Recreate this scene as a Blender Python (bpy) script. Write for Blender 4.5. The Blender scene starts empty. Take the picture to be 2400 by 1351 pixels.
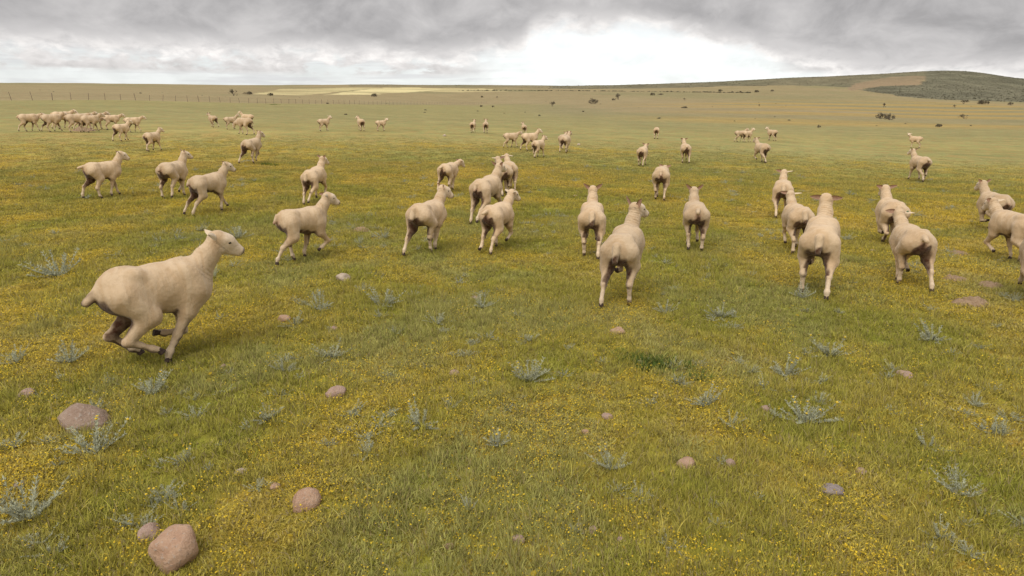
import bpy, bmesh, math, random
import numpy as np
from mathutils import Vector, Matrix, Euler

# ------------------------------------------------------------------ scene, camera, sky, sun
scene = bpy.context.scene
COL = scene.collection
R = math.radians
random.seed(7)
RNG = np.random.default_rng(11)

CAM_H = 2.05
LENS_F = 1600.0              # focal length in pixels of the 2400 px wide photograph
ROW0 = 262.0                 # row of the eye level
PITCH = math.atan((675.5 - ROW0) / LENS_F)
cam_data = bpy.data.cameras.new('camera')
cam_data.sensor_width = 36.0
cam_data.lens = 36.0 * LENS_F / 2400.0
cam_data.clip_start = 0.05
cam_data.clip_end = 9000
cam = bpy.data.objects.new('camera', cam_data)
COL.objects.link(cam)
cam.location = (0, 0, CAM_H)
cam.rotation_euler = (R(90) - PITCH, 0, 0)
scene.camera = cam

scene.view_settings.view_transform = 'Standard'
scene.view_settings.look = 'None'
scene.view_settings.gamma = 1.0
scene.view_settings.use_curve_mapping = False
scene.view_settings.exposure = 0.55
scene.cycles.max_bounces = 5
scene.cycles.diffuse_bounces = 3
scene.cycles.glossy_bounces = 2
scene.cycles.transmission_bounces = 2
scene.cycles.transparent_max_bounces = 4

SUN_EL, SUN_AZ = R(52), R(205)       # azimuth clockwise from +Y (the view direction)
sun_data = bpy.data.lights.new('sun', 'SUN')
sun_data.energy = 1.5
sun_data.angle = R(45)
sun_data.color = (1.0, 0.95, 0.87)
sun = bpy.data.objects.new('sun', sun_data)
COL.objects.link(sun)
sdir = Vector((math.sin(SUN_AZ) * math.cos(SUN_EL), math.cos(SUN_AZ) * math.cos(SUN_EL), math.sin(SUN_EL)))
sun.rotation_euler = sdir.to_track_quat('Z', 'Y').to_euler()
sun.location = (0, 0, 40)


class NT:
    """small helper to write node trees"""
    def __init__(self, tree):
        self.t = tree
        tree.nodes.clear()

    def n(self, kind, **kw):
        nd = self.t.nodes.new(kind)
        for k, v in kw.items():
            setattr(nd, k, v)
        return nd

    def link(self, a, b):
        self.t.links.new(a, b)

    def put(self, sock, v):
        if isinstance(v, bpy.types.NodeSocket):
            self.t.links.new(v, sock)
        else:
            sock.default_value = v

    def math(self, op, a, b=0.0, c=0.0, clamp=False):
        nd = self.n('ShaderNodeMath', operation=op, use_clamp=clamp)
        self.put(nd.inputs[0], a)
        self.put(nd.inputs[1], b)
        if len(nd.inputs) > 2:
            self.put(nd.inputs[2], c)
        return nd.outputs[0]

    def vmath(self, op, a, b=(0, 0, 0)):
        nd = self.n('ShaderNodeVectorMath', operation=op)
        self.put(nd.inputs[0], a)
        self.put(nd.inputs[1], b)
        return nd.outputs[0]

    def rng(self, v, a, b, c, d, smooth=False):
        nd = self.n('ShaderNodeMapRange')
        nd.interpolation_type = 'SMOOTHSTEP' if smooth else 'LINEAR'
        self.put(nd.inputs[0], v)
        for i, q in enumerate((a, b, c, d)):
            self.put(nd.inputs[i + 1], q)
        return nd.outputs[0]

    def mix(self, f, a, b, blend='MIX'):
        nd = self.n('ShaderNodeMix', data_type='RGBA', blend_type=blend)
        self.put(nd.inputs[0], f)
        self.put(nd.inputs[6], a)
        self.put(nd.inputs[7], b)
        return nd.outputs[2]

    def noise(self, vec, scale, detail=4, rough=0.55, dist=0.0):
        nd = self.n('ShaderNodeTexNoise')
        if vec is not None:
            self.put(nd.inputs['Vector'], vec)
        nd.inputs['Scale'].default_value = scale
        nd.inputs['Detail'].default_value = detail
        nd.inputs['Roughness'].default_value = rough
        nd.inputs['Distortion'].default_value = dist
        return nd.outputs[0]

    def attr(self, name, kind='GEOMETRY'):
        nd = self.n('ShaderNodeAttribute', attribute_name=name)
        nd.attribute_type = kind
        return nd


def build_world():
    w = bpy.data.worlds.new('World')
    scene.world = w
    w.use_nodes = True
    g = NT(w.node_tree)
    out = g.n('ShaderNodeOutputWorld')
    sky = g.n('ShaderNodeTexSky')
    sky.sky_type = 'NISHITA'
    sky.sun_disc = False
    sky.sun_elevation = SUN_EL
    sky.sun_rotation = SUN_AZ
    skyc = g.vmath('MULTIPLY', sky.outputs[0], (0.10, 0.10, 0.10))
    tc = g.n('ShaderNodeTexCoord')
    sep = g.n('ShaderNodeSeparateXYZ')
    d = g.vmath('NORMALIZE', tc.outputs['Generated'])
    g.link(d, sep.inputs[0])
    az = g.math('ARCTAN2', sep.outputs[0], sep.outputs[1])
    el = sep.outputs[2]
    # cloud coordinates: azimuth and a stretched elevation, so clouds flatten towards the horizon
    els = g.math('DIVIDE', el, g.math('ADD', g.math('ABSOLUTE', el), 0.22))
    cv = g.n('ShaderNodeCombineXYZ')
    g.link(g.math('MULTIPLY', sep.outputs[0], 1.0), cv.inputs[0])
    g.link(g.math('MULTIPLY', els, 0.9), cv.inputs[2])
    g.link(g.math('MULTIPLY', sep.outputs[1], 1.0), cv.inputs[1])
    c = cv.outputs[0]
    n_big = g.noise(c, 3.2, 5, 0.55, 0.25)
    n_mid = g.noise(c, 9.0, 8, 0.58, 0.3)
    n_fine = g.noise(c, 26.0, 6, 0.6, 0.2)
    # height of the cloud deck's lower edge over azimuth
    fc = g.n('ShaderNodeFloatCurve')
    cm = fc.mapping
    cm.use_clip = False
    pts = [(-0.80, .062), (-0.64, .067), (-0.42, .068), (-0.24, .069), (-0.12, .066), (-0.03, .076), (0.012, .082), (0.030, .100),
           (0.09, .108), (0.15, .105), (0.20, .098), (0.24, .092), (0.30, .078), (0.36, .060), (0.42, .048), (0.50, .038), (0.60, .038), (0.68, .046), (0.80, .052)]
    cur = cm.curves[0]
    cur.points[0].location = (0.0, pts[0][1] * 5)
    cur.points[1].location = (1.0, pts[-1][1] * 5)
    for a, h in pts[1:-1]:
        cur.points.new((a + 0.8) / 1.6, h * 5)
    for p in cur.points:
        p.handle_type = 'AUTO_CLAMPED'
    cm.update()
    g.link(g.rng(az, -0.8, 0.8, 0.0, 1.0), fc.inputs['Value'])
    base = g.math('MULTIPLY', fc.outputs[0], 0.2)
    pv = g.n('ShaderNodeCombineXYZ')
    g.link(g.math('MULTIPLY', az, 1.0), pv.inputs[0])
    g.link(g.math('MULTIPLY', els, 0.80), pv.inputs[1])
    puff = g.noise(pv.outputs[0], 13.0, 9, 0.58, 0.35)
    puff2 = g.noise(pv.outputs[0], 34.0, 7, 0.6, 0.3)
    wob = g.math('ADD', g.math('MULTIPLY', g.math('SUBTRACT', puff, 0.5), 0.060), g.math('MULTIPLY', g.math('SUBTRACT', puff2, 0.5), 0.030))
    edge = g.math('ADD', g.math('SUBTRACT', el, base), wob)
    cloud = g.rng(edge, -0.010, 0.012, 0.0, 1.0, True)
    deep = g.rng(edge, 0.000, 0.034, 0.0, 1.0, True)
    # body of the clouds: dull grey undersides, paler billows, lit thin edges
    tone = g.math('ADD', g.math('MULTIPLY', n_big, 0.40), g.math('MULTIPLY', puff, 0.60))
    body = g.math('MULTIPLY', g.rng(tone, 0.39, 0.61, 0.28, 0.45), g.rng(el, 0.15, 1.0, 1.0, 1.9))
    lit = g.rng(puff2, 0.35, 0.65, 0.46, 0.76)
    val = g.math('ADD', g.math('MULTIPLY', body, deep), g.math('MULTIPLY', lit, g.math('SUBTRACT', 1.0, deep)))
    cs = g.n('ShaderNodeVectorMath', operation='SCALE')
    g.link(g.mix(g.rng(val, 0.3, 0.7, 0.0, 1.0), (0.985, 0.96, 0.965, 1), (1.0, 0.965, 0.935, 1)), cs.inputs[0])
    g.link(val, cs.inputs[3])
    # lighter, lower row of cumulus under the deck
    lo_n = g.noise(g.vmath('ADD', pv.outputs[0], (7.3, 1.7, 0)), 17.0, 8, 0.58, 0.3)
    lo_mask = g.math('MULTIPLY', g.rng(lo_n, 0.42, 0.54, 0.0, 1.0, True), g.math('MULTIPLY', g.rng(el, 0.044, 0.054, 0.0, 1.0, True), g.rng(el, 0.13, 0.09, 0.0, 1.0, True)))
    lo_val = g.rng(g.math('ADD', g.math('MULTIPLY', el, 4.5), g.math('MULTIPLY', puff2, 0.6)), 0.42, 0.78, 0.42, 0.68)
    # bright air below the deck, with thin flat streaks of distant cloud
    gap = g.rng(g.math('ABSOLUTE', g.math('SUBTRACT', az, 0.20)), 0.10, 0.40, 0.80, 0.66, True)
    sv = g.n('ShaderNodeCombineXYZ')
    g.link(g.math('MULTIPLY', az, 5.0), sv.inputs[0])
    g.link(g.math('MULTIPLY', el, 85.0), sv.inputs[1])
    streak = g.rng(g.noise(sv.outputs[0], 1.0, 5, 0.6, 0.2), 0.47, 0.62, 0.0, 1.0, True)
    away = g.rng(g.math('ABSOLUTE', g.math('SUBTRACT', az, 0.17)), 0.10, 0.30, 0.0, 1.0, True)
    gap = g.math('MULTIPLY', gap, g.rng(g.math('ADD', g.math('MULTIPLY', puff, 0.6), g.math('MULTIPLY', n_mid, 0.4)), 0.36, 0.56, 0.80, 1.0))
    streak = g.math('MULTIPLY', streak, away)
    bright = g.n('ShaderNodeVectorMath', operation='SCALE')
    g.put(bright.inputs[0], (0.97, 0.99, 0.985))
    g.link(gap, bright.inputs[3])
    air = g.mix(0.12, bright.outputs[0], skyc)
    air = g.mix(g.math('MULTIPLY', streak, 0.6), air, (0.47, 0.465, 0.475, 1))
    lo_away = g.rng(g.math('ABSOLUTE', g.math('SUBTRACT', az, 0.16)), 0.16, 0.26, 0.0, 1.0, True)
    lo_c = g.n('ShaderNodeVectorMath', operation='SCALE')
    g.put(lo_c.inputs[0], (1.0, 0.965, 0.945))
    g.link(lo_val, lo_c.inputs[3])
    air = g.mix(g.math('MULTIPLY', lo_mask, lo_away), air, lo_c.outputs[0])
    col = g.mix(cloud, air, cs.outputs[0])
    # below the horizon
    col = g.mix(g.rng(el, -0.03, -0.005, 1.0, 0.0), col, (0.25, 0.22, 0.12, 1))
    bg = g.n('ShaderNodeBackground')
    g.link(col, bg.inputs[0])
    bg.inputs[1].default_value = 1.0
    g.link(bg.outputs[0], out.inputs[0])


build_world()


# ------------------------------------------------------------------ numpy noise
_perm = np.random.default_rng(3).random((256, 256)).astype(np.float32)


def vnoise(x, y, seed=0):
    x = np.asarray(x, dtype=np.float64) + seed * 17.31
    y = np.asarray(y, dtype=np.float64) + seed * 41.77
    xi = np.floor(x).astype(np.int64)
    yi = np.floor(y).astype(np.int64)
    fx = x - xi
    fy = y - yi
    fx = fx * fx * (3 - 2 * fx)
    fy = fy * fy * (3 - 2 * fy)
    a = _perm[xi & 255, yi & 255]
    b = _perm[(xi + 1) & 255, yi & 255]
    c = _perm[xi & 255, (yi + 1) & 255]
    d = _perm[(xi + 1) & 255, (yi + 1) & 255]
    return (a * (1 - fx) + b * fx) * (1 - fy) + (c * (1 - fx) + d * fx) * fy


def fbm(x, y, oct=4, seed=0, gain=0.5):
    s = 0.0
    amp = 1.0
    tot = 0.0
    ca, sa = math.cos(0.6), math.sin(0.6)
    for i in range(oct):
        s = s + amp * vnoise(x, y, seed + i)
        tot += amp
        amp *= gain
        x, y = (x * ca - y * sa) * 2.03, (x * sa + y * ca) * 2.03
    return s / tot


def sstep(a, b, v):
    t = np.clip((v - a) / (b - a), 0, 1)
    return t * t * (3 - 2 * t)


# ------------------------------------------------------------------ terrain heights
CP, SP = math.cos(PITCH), math.sin(PITCH)


def ray(px, py):
    """world direction of a photograph pixel, forward component 1"""
    u = (px - 1200.0) / LENS_F
    v = (675.5 - py) / LENS_F
    f = CP + v * SP
    return u / f, (v * CP - SP) / f


def project(P):
    """N x 3 world points to photograph pixels"""
    x, y, z = P[:, 0], P[:, 1], P[:, 2] - CAM_H
    dep = y * CP - z * SP
    up = y * SP + z * CP
    return 1200.0 + LENS_F * x / dep, 675.5 - LENS_F * up / dep


# rows of the photograph where the ground stands at a set of depths, for some columns
TCOLS = [0, 300, 590, 850, 1100, 1350, 1600, 1850, 2040, 2160, 2260, 2400]
TDEP = [60, 115, 185, 300, 450, 650, 900, 1300]
TROW = {
    0:    [273, 236, 221, 210, 203, 195, 196, 199],
    300:  [281, 243, 228, 216, 209, 203, 199, 201],
    590:  [288, 258, 243, 230, 220, 212, 206, 204.5],
    850:  [293, 268, 253, 242, 229, 217, 207, 201],
    1100: [298, 276, 264, 253, 243, 226, 212, 202],
    1350: [305, 282, 266, 252, 240, 226, 212, 204.5],
    1600: [312, 288, 270, 253, 240, 225, 210, 198],
    1850: [318, 295, 276, 256, 241, 223, 205, 186],
    2040: [322, 300, 281, 261, 244, 220, 198, 177.5],
    2160: [324, 303, 285, 265, 246, 224, 196, 170],
    2260: [325, 305, 287, 267, 248, 230, 198, 168],
    2400: [326, 307, 289, 268, 250, 236, 210, 190],
}
NDEP = [0, 14, 24, 43]
NEARZ = {0: [0, .08, .46, 1.32], 590: [0, .05, .36, .90], 850: [0, .03, .20, .70], 1100: [0, 0, .12, .50], 1600: [0, 0, 0, .18], 2040: [0, 0, -.10, -.25], 2400: [0, 0, -.12, -.40]}
DEPS = np.array(NDEP + TDEP + [2200.0, 6000.0])
_az = []
_tab = []
_nk = sorted(NEARZ)
for cidx in TCOLS:
    t, _ = ray(cidx, 240)
    _az.append(math.atan(t))
    row = [float(np.interp(cidx, _nk, [NEARZ[k][j] for k in _nk])) for j in range(len(NDEP))]
    for dpt, rr in zip(TDEP, TROW[cidx]):
        row.append(CAM_H + dpt * ray(cidx, rr)[1])
    row.append(row[-1] - 25.0)
    row.append(row[-1] - 90.0)
    _tab.append(row)
_az = np.array(_az)
_tab = np.array(_tab)
AZ_GRID = np.linspace(_az[0], _az[-1], 241)
# smooth resampling of the table over azimuth
_res = np.array([np.interp(AZ_GRID, _az, _tab[:, j]) for j in range(_tab.shape[1])]).T
_k = np.hanning(17)
_k /= _k.sum()
_pad = np.vstack([np.repeat(_res[:1], 8, 0), _res, np.repeat(_res[-1:], 8, 0)])
_res = np.array([np.convolve(_pad[:, j], _k, 'valid') for j in range(_res.shape[1])]).T
LD = np.log(DEPS + 12.0)


def _pchip_table(xs, Y):
    h = np.diff(xs)
    dl = np.diff(Y, axis=1) / h
    m = np.zeros_like(Y)
    for j in range(1, Y.shape[1] - 1):
        a, b = dl[:, j - 1], dl[:, j]
        w1, w2 = 2 * h[j] + h[j - 1], h[j] + 2 * h[j - 1]
        ok = (a * b) > 0
        with np.errstate(divide='ignore', invalid='ignore'):
            m[:, j] = np.where(ok, (w1 + w2) / (w1 / np.where(ok, a, 1) + w2 / np.where(ok, b, 1)), 0)
    m[:, 0] = 0
    m[:, -1] = dl[:, -1]
    return m


_M = _pchip_table(LD, _res)
_res_mean = _res.mean(0)
_M_mean = _pchip_table(LD, _res_mean[None])[0]


def terrain(x, y):
    x = np.atleast_1d(np.asarray(x, dtype=np.float64))
    y = np.atleast_1d(np.asarray(y, dtype=np.float64))
    r = np.hypot(x, y)
    az = np.arctan2(x, y)
    azc = np.clip(az, AZ_GRID[0], AZ_GRID[-1])
    dep = r * np.cos(azc)
    L = np.log(dep + 12.0)
    j = np.clip(np.searchsorted(LD, L) - 1, 0, len(LD) - 2)
    h = LD[j + 1] - LD[j]
    t = np.clip((L - LD[j]) / h, 0, 1)
    h00 = 2 * t**3 - 3 * t**2 + 1
    h10 = t**3 - 2 * t**2 + t
    h01 = -2 * t**3 + 3 * t**2
    h11 = t**3 - t**2
    fi = (azc - AZ_GRID[0]) / (AZ_GRID[1] - AZ_GRID[0])
    i0 = np.clip(np.floor(fi).astype(int), 0, len(AZ_GRID) - 2)
    ft = fi - i0

    def val(i):
        return h00 * _res[i, j] + h10 * h * _M[i, j] + h01 * _res[i, j + 1] + h11 * h * _M[i, j + 1]
    z = val(i0) * (1 - ft) + val(i0 + 1) * ft
    zm = h00 * _res_mean[j] + h10 * h * _M_mean[j] + h01 * _res_mean[j + 1] + h11 * h * _M_mean[j + 1]
    wb = sstep(R(55), R(150), np.abs(az))
    z = z * (1 - wb) + zm * wb
    # small unevenness of the pasture
    z = z + (fbm(x * 0.55, y * 0.55, 3, 5) - 0.5) * 0.10 * sstep(0.5, 3.0, r) + (fbm(x * 0.06, y * 0.06, 2, 9) - 0.5) * 0.12 * sstep(8, 40, r)
    z = z + (fbm(x * 0.012, y * 0.012, 3, 21) - 0.5) * 2.0 * sstep(200, 700, r)
    return z


def ground_at(px, py):
    """point of the ground seen at a photograph pixel"""
    tx, tz = ray(px, py)
    ds = np.concatenate([np.linspace(1.2, 30, 800), np.geomspace(30.05, 1400, 1600)])
    g = CAM_H + ds * tz - terrain(ds * tx, ds)
    k = np.nonzero(g < 0)[0]
    i = k[0] if len(k) else len(ds) - 1
    i = max(i, 1)
    a, b = g[i - 1], g[i]
    f = a / (a - b) if a != b else 0
    f = min(max(f, 0), 1)
    d = ds[i - 1] + (ds[i] - ds[i - 1]) * f
    x, y = tx * d, d
    return Vector((x, y, float(terrain(x, y)[0])))


# ------------------------------------------------------------------ colour of the land
def patch(x, y):
    """0 = fresh green, 1 = yellow, flowering and dry"""
    a = fbm(x * 1.25 + 3, y * 0.95, 4, 31)
    b = fbm(x * 0.17, y * 0.13, 3, 51)
    return np.clip((0.62 * a + 0.38 * b - 0.5) * 2.5 + 0.47, 0, 1)


def in_poly(az, dep, poly, soft_az=0.004, soft_d=0.04):
    """soft polygon in (azimuth, log depth): point list traced round the field"""
    q = [(math.atan(ray(px, 240)[0]), math.log(max(ground_at(px, py).y, 1))) for px, py in poly]
    L = np.log(np.maximum(dep, 1))
    inside = np.zeros(az.shape, bool)
    n = len(q)
    for i in range(n):
        x1, y1 = q[i]
        x2, y2 = q[(i + 1) % n]
        c = ((y1 > L) != (y2 > L))
        xx = (x2 - x1) * (L - y1) / ((y2 - y1) if abs(y2 - y1) > 1e-9 else 1e-9) + x1
        inside ^= c & (az < xx)
    return inside.astype(np.float64)


FENCE_X0, FENCE_Y0, FENCE_K = -85.0, 115.0, 0.214


def land_colour(x, y):
    r = np.hypot(x, y)
    az = np.arctan2(x, y)
    dep = np.maximum(y, 0.5)
    p = patch(x, y)
    far1 = sstep(14, 45, r)
    n1 = fbm(x * 0.045, y * 0.03, 4, 61)
    n2 = fbm(x * 0.012, y * 0.006, 4, 71)
    n3 = fbm(x * 0.35, y * 0.16, 3, 81)

    def C(*c):
        return np.array(c)[None, :]

    def mixc(a, b, f):
        f = np.clip(f, 0, 1)[:, None]
        return a * (1 - f) + b * f
    near = mixc(C(.215, .205, .032), C(.38, .265, .045), p)
    mid = mixc(C(.285, .265, .105), C(.372, .295, .100), np.clip(p * 0.75 + (n1 - 0.5) * 0.9 + 0.05, 0, 1))
    mid = mixc(mid, C(.258, .230, .110), sstep(12, 90, r) * 0.80)
    c = mixc(near, mid, far1)
    # farther veld: warm brown with flat flowering bands
    veld = mixc(C(.258, .208, .116), C(.310, .250, .146), n1)
    veld = mixc(veld, C(.240, .212, .116), sstep(.52, .68, n2) * 0.8)
    left_side = sstep(-6, 6, y - (FENCE_Y0 + (x - FENCE_X0) / FENCE_K)) * (az < 0.02)      # beyond the fence line
    right_side = sstep(80, 230, y) * sstep(-0.06, 0.10, az)
    mid_side = sstep(280, 460, y) * 1.0
    c = mixc(c, veld, np.clip(np.maximum(np.maximum(left_side, right_side), mid_side), 0, 1))
    # flowering ochre bands on the right
    band = sstep(.50, .62, fbm(x * 0.006, y * 0.035, 3, 93)) * sstep(0.08, 0.35, az) * sstep(100, 150, y) * (1 - sstep(420, 560, y))
    c = mixc(c, C(.37, .255, .088), band * 0.75)
    green_band = sstep(.54, .66, fbm(x * 0.007, y * 0.03, 3, 113)) * sstep(0.05, 0.2, az) * sstep(70, 120, y)
    c = mixc(c, C(.230, .207, .108), green_band * 0.35)
    return c, p, n3


def land_zones(x, y, c):
    az = np.arctan2(x, y)
    dep = y

    def mixc(a, b, f):
        f = np.clip(f, 0, 1)[:, None]
        return a * (1 - f) + np.array(b)[None, :] * f
    rag = fbm(x * 0.02, y * 0.02, 4, 131)
    az2 = az + (rag - 0.5) * 0.010
    dep2 = dep * (1 + (rag - 0.5) * 0.06)
    for poly, colr in (  # far fields under a cloud gap: the sunlight is painted into their colour
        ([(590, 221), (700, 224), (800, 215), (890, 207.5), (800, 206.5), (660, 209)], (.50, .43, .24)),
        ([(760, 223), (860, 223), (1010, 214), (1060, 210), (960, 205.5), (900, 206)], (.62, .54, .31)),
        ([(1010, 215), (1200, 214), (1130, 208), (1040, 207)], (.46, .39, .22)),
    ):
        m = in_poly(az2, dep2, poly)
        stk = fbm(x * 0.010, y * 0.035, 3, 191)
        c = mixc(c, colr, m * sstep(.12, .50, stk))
    scrub = np.zeros_like(az)
    for poly in (
        [(1290, 208.5), (1480, 208), (1700, 203), (1850, 199), (1990, 205), (2000, 213), (2020, 200), (2160, 188), (2160, 160), (1900, 170), (1700, 185), (1500, 195), (1290, 196)],
        [(2015, 211), (2060, 218), (2120, 227), (2200, 234), (2300, 237), (2500, 238), (2500, 150), (2160, 160), (2155, 200), (2050, 203)],
        [(820, 203.5), (1000, 205), (1200, 206), (1300, 208), (1300, 195), (820, 195)],
    ):
        wgt = .78 if poly[0][0] == 1290 else (.40 if poly[0][0] == 820 else 1.0)
        scrub = np.maximum(scrub, wgt * in_poly(az2, dep2, poly))
    hn = fbm(x * 0.05, y * 0.05, 4, 201)
    c = mixc(c, (.128, .124, .090), scrub * 0.9)
    c = c * (1 + (scrub * (hn - .5) * 1.1)[:, None])
    bare = in_poly(az2, dep2, [(1990, 213), (2015, 210), (2060, 203), (2150, 200), (2160, 180), (2080, 181), (2000, 196), (1985, 207)])
    c = mixc(c, (.27, .20, .13), bare * (0.45 + 0.8 * rag))
    scrub = scrub * (1 - 0.75 * bare)
    return c, scrub


def new_mesh(name, verts, faces, smooth=True):
    me = bpy.data.meshes.new(name)
    v = np.asarray(verts, dtype=np.float32)
    f = np.asarray(faces, dtype=np.int32)
    n = f.shape[1]
    me.vertices.add(len(v))
    me.vertices.foreach_set('co', v.ravel())
    me.loops.add(f.size)
    me.loops.foreach_set('vertex_index', f.ravel())
    me.polygons.add(len(f))
    me.polygons.foreach_set('loop_start', np.arange(0, f.size, n, dtype=np.int32))
    me.polygons.foreach_set('loop_total', np.full(len(f), n, dtype=np.int32))
    me.update(calc_edges=True)
    if smooth:
        me.polygons.foreach_set('use_smooth', np.ones(len(f), bool))
    return me


def set_attr(me, name, data, kind='FLOAT'):
    a = me.attributes.new(name, kind, 'POINT')
    key = {'FLOAT': 'value', 'FLOAT_COLOR': 'color', 'FLOAT_VECTOR': 'vector', 'INT': 'value'}[kind]
    a.data.foreach_set(key, np.asarray(data).ravel())


def link(name, me, parent=None, **props):
    o = bpy.data.objects.new(name, me)
    COL.objects.link(o)
    if parent is not None:
        o.parent = parent
    for k, v in props.items():
        o[k] = v
    return o


# ------------------------------------------------------------------ materials
def mat(name):
    m = bpy.data.materials.new(name)
    m.use_nodes = True
    return m, NT(m.node_tree)


def finish(g, base, rough=0.9, bump=None, strength=0.3, dist=0.02, spec=0.2, sheen=0.0):
    out = g.n('ShaderNodeOutputMaterial')
    p = g.n('ShaderNodeBsdfPrincipled')
    g.put(p.inputs['Base Color'], base)
    g.put(p.inputs['Roughness'], rough)
    p.inputs['Specular IOR Level'].default_value = spec
    if sheen:
        p.inputs['Sheen Weight'].default_value = sheen
        p.inputs['Sheen Roughness'].default_value = 0.5
    if bump is not None:
        b = g.n('ShaderNodeBump')
        b.inputs['Strength'].default_value = strength
        b.inputs['Distance'].default_value = dist
        g.link(bump, b.inputs['Height'])
        g.link(b.outputs[0], p.inputs['Normal'])
    g.link(p.outputs[0], out.inputs[0])
    return p


def make_land_material():
    m, g = mat('pasture_ground')
    geo = g.n('ShaderNodeNewGeometry')
    pos = geo.outputs['Position']
    a = g.attr('col').outputs['Color']
    f1 = g.noise(pos, 3.5, 6, 0.65)
    f2 = g.noise(pos, 28.0, 4, 0.6)
    f3 = g.noise(pos, 0.55, 5, 0.6)
    f4 = g.noise(pos, 0.09, 4, 0.6)
    mixn = g.math('ADD', g.math('ADD', g.math('MULTIPLY', f1, 0.30), g.math('MULTIPLY', f3, 0.35)), g.math('ADD', g.math('MULTIPLY', f2, 0.15), g.math('MULTIPLY', f4, 0.20)))
    k = g.rng(mixn, 0.34, 0.66, 0.62, 1.38)
    sc = g.n('ShaderNodeVectorMath', operation='SCALE')
    g.link(a, sc.inputs[0])
    g.link(k, sc.inputs[3])
    # a little hue shift between greener and drier tufts
    hue = g.rng(g.noise(pos, 1.7, 5, 0.65), 0.40, 0.60, 0.0, 1.0)
    tint = g.mix(hue, (0.93, 1.05, 0.95, 1), (1.10, 0.96, 0.90, 1))
    col = g.mix(1.0, sc.outputs[0], tint, 'MULTIPLY')
    finish(g, col, 0.95, g.math('ADD', f1, g.math('MULTIPLY', f2, 0.4)), 0.5, 0.05, 0.1)
    return m


def simple_mat(name, c1, c2, scale=20, rough=0.85, bump=0.3, detail=5, spec=0.2, obj_space=True, dist=0.01, sheen=0):
    m, g = mat(name)
    tc = g.n('ShaderNodeTexCoord')
    v = tc.outputs['Object']
    n = g.noise(v, scale, detail, 0.6)
    col = g.mix(g.rng(n, 0.35, 0.65, 0, 1), (*c1, 1), (*c2, 1))
    finish(g, col, rough, g.noise(v, scale * 2.5, detail, 0.6), bump, dist, spec, sheen)
    return m


def blade_mat(name, use_inst=True, c=(.2, .2, .1), trans=0.3, rough=0.75):
    m, g = mat(name)
    out = g.n('ShaderNodeOutputMaterial')
    rnd = g.attr('rnd').outputs['Fac']
    if use_inst:
        base = g.attr('tint', 'INSTANCER').outputs['Color']
    else:
        base = g.n('ShaderNodeRGB')
        base.outputs[0].default_value = (*c, 1)
        base = base.outputs[0]
    k = g.rng(rnd, 0, 1, 0.62, 1.45)
    sc = g.n('ShaderNodeVectorMath', operation='SCALE')
    g.link(base, sc.inputs[0])
    g.link(k, sc.inputs[3])
    dry = g.mix(g.math('GREATER_THAN', g.math('FRACT', g.math('MULTIPLY', rnd, 7.31)), 0.86), sc.outputs[0], (.36, .29, .13, 1))
    col = dry if use_inst else sc.outputs[0]
    p = g.n('ShaderNodeBsdfPrincipled')
    g.link(col, p.inputs['Base Color'])
    p.inputs['Roughness'].default_value = rough
    p.inputs['Specular IOR Level'].default_value = 0.15
    nm = g.vmath('NORMALIZE', g.vmath('ADD', g.vmath('MULTIPLY', g.n('ShaderNodeNewGeometry').outputs['Normal'], (.5, .5, .5)), (0, 0, .75)))
    g.link(nm, p.inputs['Normal'])
    t = g.n('ShaderNodeBsdfTranslucent')
    g.link(col, t.inputs['Color'])
    mx = g.n('ShaderNodeMixShader')
    mx.inputs[0].default_value = trans
    g.link(p.outputs[0], mx.inputs[1])
    g.link(t.outputs[0], mx.inputs[2])
    g.link(mx.outputs[0], out.inputs[0])
    return m


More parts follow.
